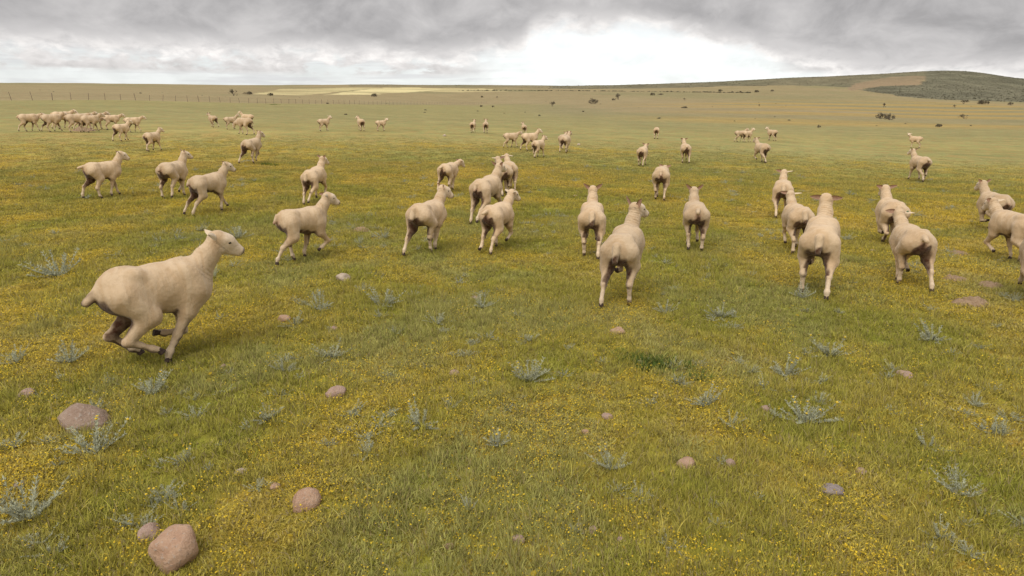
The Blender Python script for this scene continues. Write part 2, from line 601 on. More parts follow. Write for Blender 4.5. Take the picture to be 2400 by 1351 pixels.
def wool_mat():
    m, g = mat('shorn_wool')
    tc = g.n('ShaderNodeTexCoord')
    v = tc.outputs['Object']
    big = g.noise(v, 4.0, 4, 0.55)
    mid = g.noise(v, 22.0, 5, 0.6)
    fine = g.noise(v, 170.0, 3, 0.7)
    mp = g.n('ShaderNodeMapping')
    mp.inputs['Scale'].default_value = (13, 3.5, 3)
    g.link(v, mp.inputs[0])
    comb = g.noise(mp.outputs[0], 1.0, 4, 0.6, 0.6)             # shearing strokes
    base = g.mix(g.rng(big, 0.35, 0.65, 0, 1), (.51, .370, .230, 1), (.61, .470, .315, 1))
    base = g.mix(g.rng(comb, 0.46, 0.54, 0.0, 0.50), base, (.65, .525, .375, 1))
    base = g.mix(g.rng(mid, 0.52, 0.70, 0.0, 0.40), base, (.44, .320, .195, 1))
    pale = g.attr('pale').outputs['Fac']
    base = g.mix(g.math('MULTIPLY', pale, 0.65), base, (.72, .62, .49, 1))
    pink = g.attr('pink').outputs['Fac']
    base = g.mix(g.math('MULTIPLY', pink, 0.6), base, (.46, .27, .19, 1))
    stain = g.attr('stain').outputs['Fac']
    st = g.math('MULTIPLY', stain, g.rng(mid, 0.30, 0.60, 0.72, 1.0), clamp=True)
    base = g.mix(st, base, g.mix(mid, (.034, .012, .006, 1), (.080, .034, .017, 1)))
    dark = g.attr('dark').outputs['Fac']
    base = g.mix(dark, base, (.06, .04, .035, 1))
    rnd = g.n('ShaderNodeObjectInfo').outputs['Random']
    base = g.mix(1.0, base, g.mix(rnd, (1.10, 1.05, 1.0, 1), (.90, .87, .84, 1)), 'MULTIPLY')
    fold = g.attr('fold').outputs['Fac']
    wave = g.math('MULTIPLY', g.math('SINE', g.math('ADD', g.math('MULTIPLY', fold, 62.0), g.math('MULTIPLY', big, 26.0))), g.math('MULTIPLY', g.math('GREATER_THAN', fold, 0.001), g.rng(g.noise(v, 7.0, 2, 0.5), 0.42, 0.62, 0.0, 0.20)))
    h = g.math('ADD', g.math('ADD', g.math('MULTIPLY', mid, 0.55), g.math('MULTIPLY', fine, 0.45)), g.math('ADD', g.math('MULTIPLY', comb, 1.3), wave))
    finish(g, base, 0.95, h, 0.8, 0.014, 0.08, 0.2)
    return m


M_LAND = make_land_material()
M_BLADE = blade_mat('grass_blade', True)
M_HERB = blade_mat('silver_leaf', False, (.45, .46, .32), 0.35)
M_DARKGRASS = blade_mat('dark_green_leaf', False, (.105, .150, .028), 0.3)
M_FLOWER = blade_mat('yellow_petal', False, (.66, .475, .040), 0.35)
M_POM = simple_mat('yellow_pompon', (.62, .40, .03), (.80, .58, .06), 60, 0.8)
M_WOOL = wool_mat()
M_EAR_OUT = simple_mat('ear_outer', (.56, .43, .29), (.66, .54, .39), 30, 0.95, 0.3, sheen=0.2)
M_EAR_IN = simple_mat('ear_inner', (.34, .20, .14), (.45, .29, .205), 30, 0.9, 0.2)
M_HOOF = simple_mat('hoof_horn', (.035, .024, .02), (.085, .055, .045), 60, 0.6, 0.3)
M_EYE = simple_mat('eye', (.012, .009, .008), (.02, .015, .01), 10, 0.2, 0.0, spec=0.5)
M_TAG_G = simple_mat('tag_green', (.05, .12, .05), (.07, .15, .06), 10, 0.5, 0.0)
M_TAG_Y = simple_mat('tag_yellow', (.35, .33, .05), (.42, .38, .07), 10, 0.5, 0.0)
M_POST = simple_mat('fence_wood', (.17, .13, .10), (.26, .205, .16), 12, 0.9)
M_WIRE = simple_mat('wire', (.16, .14, .13), (.2, .18, .16), 10, 0.5)
M_TWIG = simple_mat('twig', (.15, .115, .095), (.23, .185, .155), 8, 0.95)
M_LEAFSCRUB = simple_mat('scrub_leaf', (.13, .115, .075), (.20, .17, .115), 1.5, 0.95)
M_EARTH = simple_mat('bare_earth', (.25, .165, .10), (.37, .26, .17), 18, 0.95, 0.6, dist=0.02)


# ------------------------------------------------------------------ the ground sheet
def build_ground():
    rad = np.concatenate([[0.35], np.geomspace(0.7, 5200, 610)])
    a1 = np.linspace(R(-52), R(52), 521)
    a2 = np.linspace(R(52), R(308), 90)[1:-1]
    ang = np.concatenate([a1, a2])
    na, nr = len(ang), len(rad)
    A, Rr = np.meshgrid(ang, rad)
    x = (Rr * np.sin(A)).ravel()
    y = (Rr * np.cos(A)).ravel()
    z = terrain(x, y)
    c, p, n3 = land_colour(x, y)
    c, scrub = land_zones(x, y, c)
    v = np.stack([x, y, z], 1)
    i = np.arange(nr - 1)[:, None]
    j = np.arange(na)[None, :]
    jn = (j + 1) % na
    f = np.stack([i * na + j, i * na + jn, (i + 1) * na + jn, (i + 1) * na + j], -1).reshape(-1, 4)[:, ::-1]
    me = new_mesh('ground', v, f)
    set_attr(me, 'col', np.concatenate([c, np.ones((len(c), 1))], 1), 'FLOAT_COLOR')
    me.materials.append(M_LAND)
    o = link('ground', me, kind='structure')
    o['label'] = 'flowering green and yellow pasture rising to brown veld and hills'
    return v, scrub


GROUND_V, SCRUB = build_ground()


# ------------------------------------------------------------------ sheep
def ell(P, c, r, Rm=None):
    q = P - np.asarray(c, np.float32)
    if Rm is not None:
        q = q @ Rm
    r = np.asarray(r, np.float32)
    k0 = np.sqrt((((q / r) ** 2).sum(-1)))
    k1 = np.sqrt((((q / (r * r)) ** 2).sum(-1))) + 1e-6
    return k0 * (k0 - 1.0) / k1


def rc(P, a, b, r1, r2):
    a = np.asarray(a, np.float32)
    b = np.asarray(b, np.float32)
    ba = b - a
    pa = P - a
    t = np.clip((pa @ ba) / float(ba @ ba + 1e-9), 0, 1)
    q = pa - t[..., None] * ba
    return np.sqrt((q * q).sum(-1)) - (r1 + (r2 - r1) * t)


EDGES = [(0, 1), (2, 3), (4, 5), (6, 7), (0, 2), (1, 3), (4, 6), (5, 7), (0, 4), (1, 5), (2, 6), (3, 7)]
CORN = np.array([[(k >> 2) & 1, (k >> 1) & 1, k & 1] for k in range(8)])


def surface_nets(D, org, h):
    s = D < 0
    sh = tuple(q - 1 for q in D.shape)
    cnt = np.zeros(sh, np.int8)
    for a, b, c in CORN:
        cnt += s[a:a + sh[0], b:b + sh[1], c:c + sh[2]]
    act = (cnt > 0) & (cnt < 8)
    idx = np.argwhere(act)
    vals = np.stack([D[idx[:, 0] + a, idx[:, 1] + b, idx[:, 2] + c] for a, b, c in CORN], 1)
    acc = np.zeros((len(idx), 3))
    num = np.zeros(len(idx))
    for i, j in EDGES:
        vi, vj = vals[:, i], vals[:, j]
        m = (vi < 0) != (vj < 0)
        t = np.where(m, vi / np.where(m, vi - vj, 1), 0)
        p = CORN[i] + (CORN[j] - CORN[i]) * t[:, None]
        acc += p * m[:, None]
        num += m
    v = (idx + acc / num[:, None]) * h + org
    vid = np.full(sh, -1, np.int64)
    vid[tuple(idx.T)] = np.arange(len(idx))
    F = []
    sx, sy, sz = D.shape
    for ax in range(3):
        o1, o2 = [(1, 2), (2, 0), (0, 1)][ax]
        lo = [slice(None)] * 3
        hi = [slice(None)] * 3
        lo[ax] = slice(0, -1)
        hi[ax] = slice(1, None)
        ch = s[tuple(lo)] != s[tuple(hi)]
        e = np.argwhere(ch)
        ok = (e[:, o1] >= 1) & (e[:, o2] >= 1) & (e[:, o1] < sh[o1]) & (e[:, o2] < sh[o2])
        e = e[ok]
        ins = s[tuple(lo)][tuple(e.T)]

        def cell(d1, d2):
            q = e.copy()
            q[:, o1] -= d1
            q[:, o2] -= d2
            return vid[tuple(q.T)]
        q = np.stack([cell(1, 1), cell(0, 1), cell(0, 0), cell(1, 0)], 1)
        q[~ins] = q[~ins][:, ::-1]
        F.append(q)
    F = np.concatenate(F)
    F = F[(F >= 0).all(1)]
    return v, F


def rot_y(a):          # pitch nose-up for positive a, in x-z plane
    c, s = math.cos(a), math.sin(a)
    return np.array([[c, 0, -s], [0, 1, 0], [s, 0, c]], np.float32)


POSES = {
    # hind left, hind right, fore left, fore right: angles from straight down, positive forward
    'stand':  dict(HL=(25, -38, 5, 35), HR=(22, -40, 2, 33), FL=(-25, 5, 0, 28), FR=(-22, 8, 2, 30)),
    'walk':   dict(HL=(36, -24, 14, 42), HR=(10, -52, -20, 5), FL=(-34, -12, -20, 5), FR=(-10, 24, 12, 40)),
    'walk2':  dict(HR=(36, -24, 14, 42), HL=(10, -52, -20, 5), FR=(-34, -12, -20, 5), FL=(-10, 24, 12, 40)),
    'trot':   dict(HL=(2, -52, -34, -15), HR=(52, -18, 12, 20), FL=(5, 42, -55, -60), FR=(-36, -14, -20, 0)),
    'trot2':  dict(HR=(2, -52, -34, -15), HL=(52, -18, 12, 20), FR=(5, 42, -55, -60), FL=(-36, -14, -20, 0)),
    'push':   dict(HL=(0, -50, -34, -22), HR=(8, -44, -26, -14), FL=(-5, 36, 28, 40), FR=(-20, 10, -10, 5)),
    'push2':  dict(HR=(-2, -52, -36, -22), HL=(12, -40, -20, -10), FR=(0, 45, -30, -40), FL=(-24, 4, -5, 10)),
    'gather': dict(HL=(26, -50, 46, 55), HR=(40, -46, 58, 66), FL=(-22, 0, -95, -110), FR=(-26, -24, -34, -20)),
    'bound':  dict(HL=(16, -46, -4, 15), HR=(24, -36, 6, 30), FL=(-12, 22, -92, -110), FR=(-8, 26, -80, -100)),
    'bound2': dict(HL=(30, -30, 10, 30), HR=(6, -50, -24, -5), FL=(-14, 18, -96, -115), FR=(-12, 16, -70, -90)),
    'leap':   dict(HL=(3, -48, -27, -10), HR=(34, -30, 8, 22), FL=(-14, 18, -96, -115), FR=(-12, 16, -75, -95)),
    'leap2':  dict(HR=(3, -48, -27, -10), HL=(34, -30, 8, 22), FL=(-14, 18, -90, -110), FR=(-12, 16, -80, -100)),
    'step':   dict(HL=(44, -30, -12, -20), HR=(20, -38, 4, 30), FL=(-24, 2, -2, 25), FR=(4, 38, -40, -40)),
    'step2':  dict(HR=(44, -30, -12, -20), HL=(20, -38, 4, 30), FR=(-24, 2, -2, 25), FL=(4, 38, -40, -40)),
    'kick':   dict(HL=(30, -46, -30, -70), HR=(6, -48, -26, -10), FL=(-30, -8, -14, 10), FR=(0, 30, -60, -70)),
}


def build_sheep(pose, pitch=0.0, neck=(0, 56), head=(0, 22), res=0.015, tail='stub', detail=True, seed=0, spread=0.0, fat=1.02, lean=0.0):
    """returns the body mesh arrays and the places of ears, eyes and hooves; x forward, y left, z up"""
    rs = np.random.default_rng(seed + 100)
    B = rot_y(R(pitch))
    piv = np.array([0.0, 0, 0.52], np.float32)

    def bp(p):
        return B @ (np.asarray(p, np.float32) - piv) + piv
    prims = []      # (kind, args, k, bbox lo, hi)

    def add_e(c, r, k=0.06):
        c2 = bp(c)
        rr = max(r)
        prims.append(('e', (c2, (r[0], r[1] * fat, r[2])), k, c2 - rr, c2 + rr))

    def add_c(a, b, r1, r2, k=0.05):
        a = np.asarray(a, np.float32)
        b = np.asarray(b, np.float32)
        m = max(r1, r2)
        prims.append(('c', (a, b, r1, r2), k, np.minimum(a, b) - m, np.maximum(a, b) + m))
    # trunk
    add_e((.085, 0, .525), (.260, .158, .182))
    add_e((-.09, 0, .543), (.250, .150, .146), .07)
    add_e((-.220, 0, .550), (.155, .150, .160), .07)
    add_e((.185, 0, .560), (.125, .155, .150), .07)
    add_e((.270, 0, .485), (.080, .100, .120), .06)
    for sd in (-1, 1):
        add_e((-.155, .085 * sd, .655), (.060, .040, .040), .05)      # hip bones
        add_e((.17, .105 * sd, .60), (.075, .050, .085), .05)        # shoulder blades
    # neck
    nb = bp((.240, 0, .610))
    ny, ne = R(neck[0]), R(neck[1])
    nd = np.array([math.cos(ny) * math.cos(ne), math.sin(ny) * math.cos(ne), math.sin(ne)], np.float32)
    NL = 0.275
    hb = nb + nd * NL
    nm = nb + nd * 0.15 + np.array([0.010, 0, -0.010], np.float32)
    nb2 = bp((.285, 0, .53))
    add_c(nb, nm, .082, .068, .05)
    add_c(nb2, nm, .076, .060, .05)
    add_c(nm, hb, .072, .061, .04)
    # head
    hy, hp = R(head[0]), R(head[1])
    f = np.array([math.cos(hy) * math.cos(hp), math.sin(hy) * math.cos(hp), -math.sin(hp)], np.float32)
    lf = np.array([-math.sin(hy), math.cos(hy), 0], np.float32)
    up = np.cross(f, lf)
    add_c(hb + up * .012, hb + f * .060 + up * .016, .066, .062, .04)
    add_c(hb + f * .060 + up * .012, hb + f * .172 - up * .014, .052, .034, .03)
    add_c(hb + f * .02 - up * .030, hb + f * .155 - up * .040, .050, .024, .035)
    # eye sockets / brow
    for s in (-1, 1):
        add_c(hb + f * .045 + lf * (.048 * s) + up * .036, hb + f * .082 + lf * (.038 * s) + up * .030, .019, .013, .02)
    # tail
    tb = bp((-.360, 0, .630))
    if tail == 'long':
        te = bp((-.425, 0, .490))
        add_c(tb, te, .044, .032, .022)
    elif tail == 'out':
        tb = bp((-.350, 0, .575))
        te = bp((-.428, 0, .510))
        add_c(tb, te, .040, .028, .02)
    elif tail == 'up':
        te = bp((-.465, 0.012, .605))
        add_c(tb, te, .036, .024, .025)
    else:
        te = bp((-.418, 0, .545))
        add_c(tb, te, .036, .022, .025)
    feet = []
    stif = {}

    def dirv(a):
        return np.array([math.sin(R(a)), 0, -math.cos(R(a))], np.float32)
    for key, s in (('HL', 1), ('HR', -1)):
        a1, a2, a3, a4 = [q + rs.uniform(-3, 3) for q in pose[key]]
        h0 = bp((-.225, .098 * s, .530))
        st = h0 + dirv(a1) * .190 + np.array([0, (.026 + spread * .3) * s, 0], np.float32)
        hk = st + dirv(a2) * .212 + np.array([0, (-.016 + spread * .4) * s, 0], np.float32)
        fk = hk + dirv(a3) * .165 + np.array([0, (-.006 + spread * .3) * s, 0], np.float32)
        tp = fk + dirv(a4) * .040
        prims.append(('c', (h0, st, .110 * fat, .078), .04, np.minimum(h0, st) - .13, np.maximum(h0, st) + .13))
        add_c(st, hk, .066, .032, .028)
        add_c(hk - dirv(a2) * .0, hk + (dirv(a2) - dirv(a3)) * .006, .036, .033, .02)
        add_c(hk, fk, .028, .0225, .016)
        add_c(fk, tp, .0285, .0225, .016)
        feet.append((tp, a4, 1.0))
        stif[key] = (st, hk)
    for key, s in (('FL', 1), ('FR', -1)):
        a1, a2, a3, a4 = [q + rs.uniform(-3, 3) for q in pose[key]]
        s0 = bp((.215, .088 * s, .485))
        eb = s0 + dirv(a1) * .135
        kn = eb + dirv(a2) * .182 + np.array([0, (-.008 + spread * .2) * s, 0], np.float32)
        fk = kn + dirv(a3) * .130 + np.array([0, (spread * .2) * s, 0], np.float32)
        tp = fk + dirv(a4) * .040
        add_c(s0, eb, .088, .066, .06)
        add_c(eb, kn, .053, .032, .03)
        add_c(kn, fk, .028, .021, .016)
        add_c(fk, tp, .027, .022, .018)
        feet.append((tp, a4, 0.93))
    lo = np.min([p[3] for p in prims], 0) - 2.5 * res
    hi = np.max([p[4] for p in prims], 0) + 2.5 * res
    dims = np.ceil((hi - lo) / res).astype(int) + 1
    D = np.full(dims, 0.5, np.float32)
    ax = [np.arange(n, dtype=np.float32) * res + lo[i] for i, n in enumerate(dims)]
    for kind, args, k, l, h in prims:
        m = k + 2 * res
        i0 = np.maximum(np.floor((l - m - lo) / res).astype(int), 0)
        i1 = np.minimum(np.ceil((h + m - lo) / res).astype(int) + 1, dims)
        G = np.stack(np.meshgrid(ax[0][i0[0]:i1[0]], ax[1][i0[1]:i1[1]], ax[2][i0[2]:i1[2]], indexing='ij'), -1)
        d = ell(G, args[0], args[1], B) if kind == 'e' else rc(G, *args)
        sl = tuple(slice(a, b) for a, b in zip(i0, i1))
        c = D[sl]
        hh = np.maximum(k - np.abs(c - d), 0) / k
        D[sl] = np.minimum(c, d) - hh * hh * k * 0.25
    if detail:
        X, Y, Z = np.meshgrid(*ax, indexing='ij')
        ph = rs.uniform(0, 6, 6)
        D += 0.0035 * (np.sin(X * 31 + ph[0] + 2 * np.sin(Z * 9)) * np.sin(Z * 27 + ph[1]) * np.sin(Y * 23 + ph[2]))
        D += 0.0025 * np.sin(X * 12 + Y * 17 + ph[3]) * np.sin(Z * 14 + ph[4])
    v, F = surface_nets(D, lo, res)
    # one light smoothing pass
    nv = len(v)
    for _ in range(1):
        acc = np.zeros_like(v)
        cnt = np.zeros(nv)
        for a, b in ((0, 1), (1, 2), (2, 3), (3, 0)):
            np.add.at(acc, F[:, a], v[F[:, b]])
            np.add.at(cnt, F[:, a], 1)
        thin = 0.35
        v = v * (1 - thin) + acc / np.maximum(cnt, 1)[:, None] * thin
    # normals
    fn = np.cross(v[F[:, 2]] - v[F[:, 0]], v[F[:, 3]] - v[F[:, 1]])
    N = np.zeros_like(v)
    for a in range(4):
        np.add.at(N, F[:, a], fn)
    N /= np.linalg.norm(N, axis=1)[:, None] + 1e-9
    if detail:
        ph = rs.uniform(0, 6, 8)
        a, b, c = v[:, 0], v[:, 1], v[:, 2]
        rough_n = .5 * np.sin(a * 95 + ph[0] + 3 * np.sin(c * 37)) * np.sin(c * 88 + ph[1]) + .5 * np.sin(b * 101 + ph[2] + 3 * np.sin(a * 41)) * np.sin(c * 61 + a * 33 + ph[3])
        rough_n = rough_n + rs.normal(0, .35, nv)
        v = v + N * (rough_n * .0016)[:, None]
    # colour masks, in the frame of the trunk
    q = (v - piv) @ B + piv
    x, y, z = q.T
    wob = 0.02 * np.sin(x * 40 + seed) + 0.02 * np.sin(y * 55 + z * 30 + seed)
    ay = np.abs(y)
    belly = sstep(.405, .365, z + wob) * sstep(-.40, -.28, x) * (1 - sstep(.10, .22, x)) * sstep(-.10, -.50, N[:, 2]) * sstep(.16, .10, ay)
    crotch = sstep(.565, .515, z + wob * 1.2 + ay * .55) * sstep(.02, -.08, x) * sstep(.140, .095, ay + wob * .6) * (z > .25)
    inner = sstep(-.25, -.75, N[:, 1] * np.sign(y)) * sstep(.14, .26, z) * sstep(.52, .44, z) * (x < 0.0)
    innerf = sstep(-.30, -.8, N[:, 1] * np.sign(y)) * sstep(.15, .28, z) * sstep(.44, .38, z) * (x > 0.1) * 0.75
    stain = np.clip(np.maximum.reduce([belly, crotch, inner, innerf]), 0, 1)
    under = sstep(.065, .035, ay) * sstep(.40, .45, z) * sstep(.600, .555, z) * (x < -.28)
    if tail in ('long', 'out'):
        under = under * sstep(-.355, -.330, x)
    stain = np.maximum(stain, 0.85 * under * sstep(.040, .012, np.abs(y + wob * .4)) * sstep(.58, .50, z))
    pink = under
    hd = (v - hb) @ f
    dh = np.linalg.norm(v - (hb + np.clip(hd, 0, .16)[:, None] * f), axis=1)
    face = sstep(.115, .085, dh) * sstep(.0, .05, hd)
    dark = sstep(.178, .192, hd) * sstep(.07, .05, dh) * 0.8
    pale = np.maximum(face, sstep(.22, .10, v[:, 2]) * 0.7)
    t = np.clip(((v - nb) @ nd) / NL, 0, 1)
    dn = np.linalg.norm(v - (nb + t[:, None] * NL * nd), axis=1)
    fold = np.where((t > .08) & (t < .95) & (dn < .14), t, 0)
    zmin = min(p[0][2] for p in feet) - 0.048
    shift = np.array([0, 0, -zmin])
    v = v + shift
    ears = []
    for s in (1, -1):
        ears.append((hb + up * .034 - f * .012 + lf * (.048 * s) + shift, f, lf * s, up))
    eyes = [hb + f * .072 + lf * (.0585 * s) + up * .021 + shift for s in (1, -1)]
    feet = [(p + shift, a, k) for p, a, k in feet]
    return dict(v=v, F=F, stain=stain, pink=pink, dark=dark, pale=pale, fold=fold, ears=ears, eyes=eyes, feet=feet, f=f)


def ear_mesh():
    """leaf-shaped, cupped ear: x along the ear, y across, z the outer side"""
    nu, nw = 9, 6
    vs = []
    for layer in (0, 1):
        for i in range(nu):
            t = i / (nu - 1)
            wd = 0.029 * (math.sin(math.pi * min(1, 0.16 + 0.84 * t) ** 0.85) ** 0.75) + 0.001
            for j in range(nw):
                u = j / (nw - 1) * 2 - 1
                x = 0.142 * t
                yy = wd * u
                zz = -0.016 * (u * u) * (1 - 0.5 * t) - 0.012 * t * t - 0.004 * layer * (1 - abs(u) ** 4)
                vs.append((x, yy, zz))
    fs, mi = [], []
    n = nu * nw
    for layer in (0, 1):
        for i in range(nu - 1):
            for j in range(nw - 1):
                a = layer * n + i * nw + j
                q = [a, a + nw, a + nw + 1, a + 1]
                fs.append(q if layer == 0 else q[::-1])
                mi.append(layer)
    for i in range(nu - 1):
        for j in (0, nw - 1):
            a, b = i * nw + j, (i + 1) * nw + j
            q = [a, a + n, b + n, b]
            fs.append(q)
            mi.append(0)
    me = bpy.data.meshes.new('ear')
    me.from_pydata(vs, [], fs)
    me.materials.append(M_EAR_OUT)
    me.materials.append(M_EAR_IN)
    for p, m in zip(me.polygons, mi):
        p.material_index = m
        p.use_smooth = True
    return me


def hoof_mesh():
    """cloven hoof: two wedge toes; origin at the coronet, x forward, z up"""
    bm = bmesh.new()
    for s in (1, -1):
        top = [(-.017, .002), (.012, .002), (.017, .012), (.008, .020), (-.012, .020), (-.019, .011)]
        bot = [(-.021, .003), (.026, .003), (.030, .008), (.018, .023), (-.012, .025), (-.024, .014)]
        tv = [bm.verts.new((x, y * s, .010)) for x, y in top]
        bv = [bm.verts.new((x + .004, y * s, -.036)) for x, y in bot]
        n = len(tv)
        fs = [bm.faces.new(tv), bm.faces.new(bv[::-1])]
        for i in range(n):
            fs.append(bm.faces.new([tv[i], bv[i], bv[(i + 1) % n], tv[(i + 1) % n]]))
    bmesh.ops.recalc_face_normals(bm, faces=bm.faces)
    bmesh.ops.bevel(bm, geom=bm.edges[:], offset=.003, segments=1, affect='EDGES')
    me = bpy.data.meshes.new('hoof')
    bm.to_mesh(me)
    bm.free()
    me.materials.append(M_HOOF)
    return me


def eye_mesh():
    bm = bmesh.new()
    bmesh.ops.create_icosphere(bm, subdivisions=2, radius=.0125)
    bmesh.ops.scale(bm, vec=(1.15, .8, .85), verts=bm.verts)
    me = bpy.data.meshes.new('eye')
    bm.to_mesh(me)
    bm.free()
    me.materials.append(M_EYE)
    for p in me.polygons:
        p.use_smooth = True
    return me


def tag_mesh(m):
    bm = bmesh.new()
    bmesh.ops.create_cube(bm, size=1)
    bmesh.ops.scale(bm, vec=(.026, .034, .004), verts=bm.verts)
    bmesh.ops.bevel(bm, geom=bm.edges[:], offset=.0015, segments=1, affect='EDGES')
    me = bpy.data.meshes.new('ear_tag')
    bm.to_mesh(me)
    bm.free()
    me.materials.append(m)
    return me


EAR, HOOF, EYE = ear_mesh(), hoof_mesh(), eye_mesh()
EAR_V = np.array([tuple(v.co) for v in EAR.vertices])
TAGS = {'g': tag_mesh(M_TAG_G), 'y': tag_mesh(M_TAG_Y)}


def frame(o, xa, ya, za):
    m = Matrix(((xa[0], ya[0], za[0], o[0]), (xa[1], ya[1], za[1], o[1]), (xa[2], ya[2], za[2], o[2]), (0, 0, 0, 1)))
    return m


def unit(v):
    v = np.asarray(v, float)
    return v / np.linalg.norm(v)


FIT_LOG = []


def place_sheep(i, box, phi, pose, label, group, head=(0, 22), neck=(0, 56), tail='stub', pitch=0, ear=(0.25, 0.45), tag=None, fat=1.02, spread=0.0, pale='', sc=None):
    """box: left, top, right, bottom of the animal in the photograph; phi: heading against the line of sight, 0 = to the right, 90 = away"""
    hpx = box[3] - box[1]
    res = 0.0105 if hpx > 130 else (0.014 if hpx > 70 else 0.020)
    S = build_sheep(POSES[pose], pitch, neck, head, res, tail, hpx > 60, i * 7 + 1, spread, fat)
    v = S['v']
    earm = []
    for (o, f, lfs, up), s in zip(S['ears'], (1, -1)):
        d = unit(lfs * (0.95 - 0.35 * max(ear[0], 0)) + up * ear[0] * 1.1 - f * ear[1] * 0.8)
        outer = unit(up * 0.50 + f * 0.80) if 'LR'[(1 - s) // 2] not in pale else unit(up * 0.75 - f * 0.65)
        outer = unit(outer - d * (outer @ d))
        ya = np.cross(outer, d)
        earm.append(frame(o - d * .012, d, ya, outer))
    ev = [np.array([tuple(m @ Vector(p)) for p in EAR_V[::3]]) for m in earm]
    fv = np.array([p for p, a, k in S['feet']]) + [0, 0, -.04]
    allv = np.concatenate([v] + ev + [fv])
    # put the animal on the ground so that it stands where the photograph shows it
    s = 1.0
    g = ground_at((box[0] + box[2]) / 2, box[3])
    x, y = g.x, g.y
    for it in range(12):
        az = math.atan2(x, y)
        yaw = R(phi) - az
        c, sn = math.cos(yaw), math.sin(yaw)
        z = float(terrain(x, y)[0])
        W = np.stack([x + s * (allv[:, 0] * c - allv[:, 1] * sn), y + s * (allv[:, 0] * sn + allv[:, 1] * c), z + s * allv[:, 2]], 1)
        px, py = project(W)
        dep = math.hypot(x, y)
        x += ((box[0] + box[2]) / 2 - (px.min() + px.max()) / 2) / LENS_F * dep * 0.9
        dy = box[3] - py.max()
        slope = LENS_F * CAM_H / dep ** 2
        y -= np.clip(dy / slope, -dep * .15, dep * .15) * 0.75
        y = max(y, 2.5)
        if sc is None:
            s = float(np.clip(s * (1 + 0.7 * ((box[3] - box[1]) / (py.max() - py.min()) - 1)), 0.80, 1.25))
        else:
            s = sc
    FIT_LOG.append((label, round(s, 2), round(math.hypot(x, y), 1), [round(float(q)) for q in (px.min(), py.min(), px.max(), py.max())], box))
    az = math.atan2(x, y)
    root = bpy.data.objects.new('sheep', None)
    root.empty_display_size = 0.2
    COL.objects.link(root)
    root.location = (x, y, float(terrain(x, y)[0]) + 0.002)
    root.rotation_euler = (0, 0, R(phi) - az)
    root.scale = (s, s, s)
    root['label'] = label
    root['category'] = 'sheep'
    root['group'] = group
    me = new_mesh('body', v, S['F'])
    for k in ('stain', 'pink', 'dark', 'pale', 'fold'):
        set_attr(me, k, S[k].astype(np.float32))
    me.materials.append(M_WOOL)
    link('body', me, root)
    for q, m in enumerate(earm):
        e = link('ear', EAR, root)
        e.matrix_local = m
        if tag and tag[0] == 'LR'[q]:
            t = link('ear_tag', TAGS[tag[1]], e)
            t.matrix_local = Matrix.Translation((.062, 0.004, .004))
    if hpx > 34:
        for p in S['eyes']:
            e = link('eye', EYE, root)
            e.location = p
            e.rotation_euler = (0, 0, math.atan2(S['f'][1], S['f'][0]))
    for p, a, k in S['feet']:
        h = link('hoof', HOOF, root)
        tilt = a - 30 if a > 30 else (a - 0 if a < 0 else 0)
        h.matrix_local = Matrix.Translation(Vector(p)) @ Matrix.Rotation(R(-tilt), 4, 'Y') @ Matrix.Scale(k, 4)
    return root


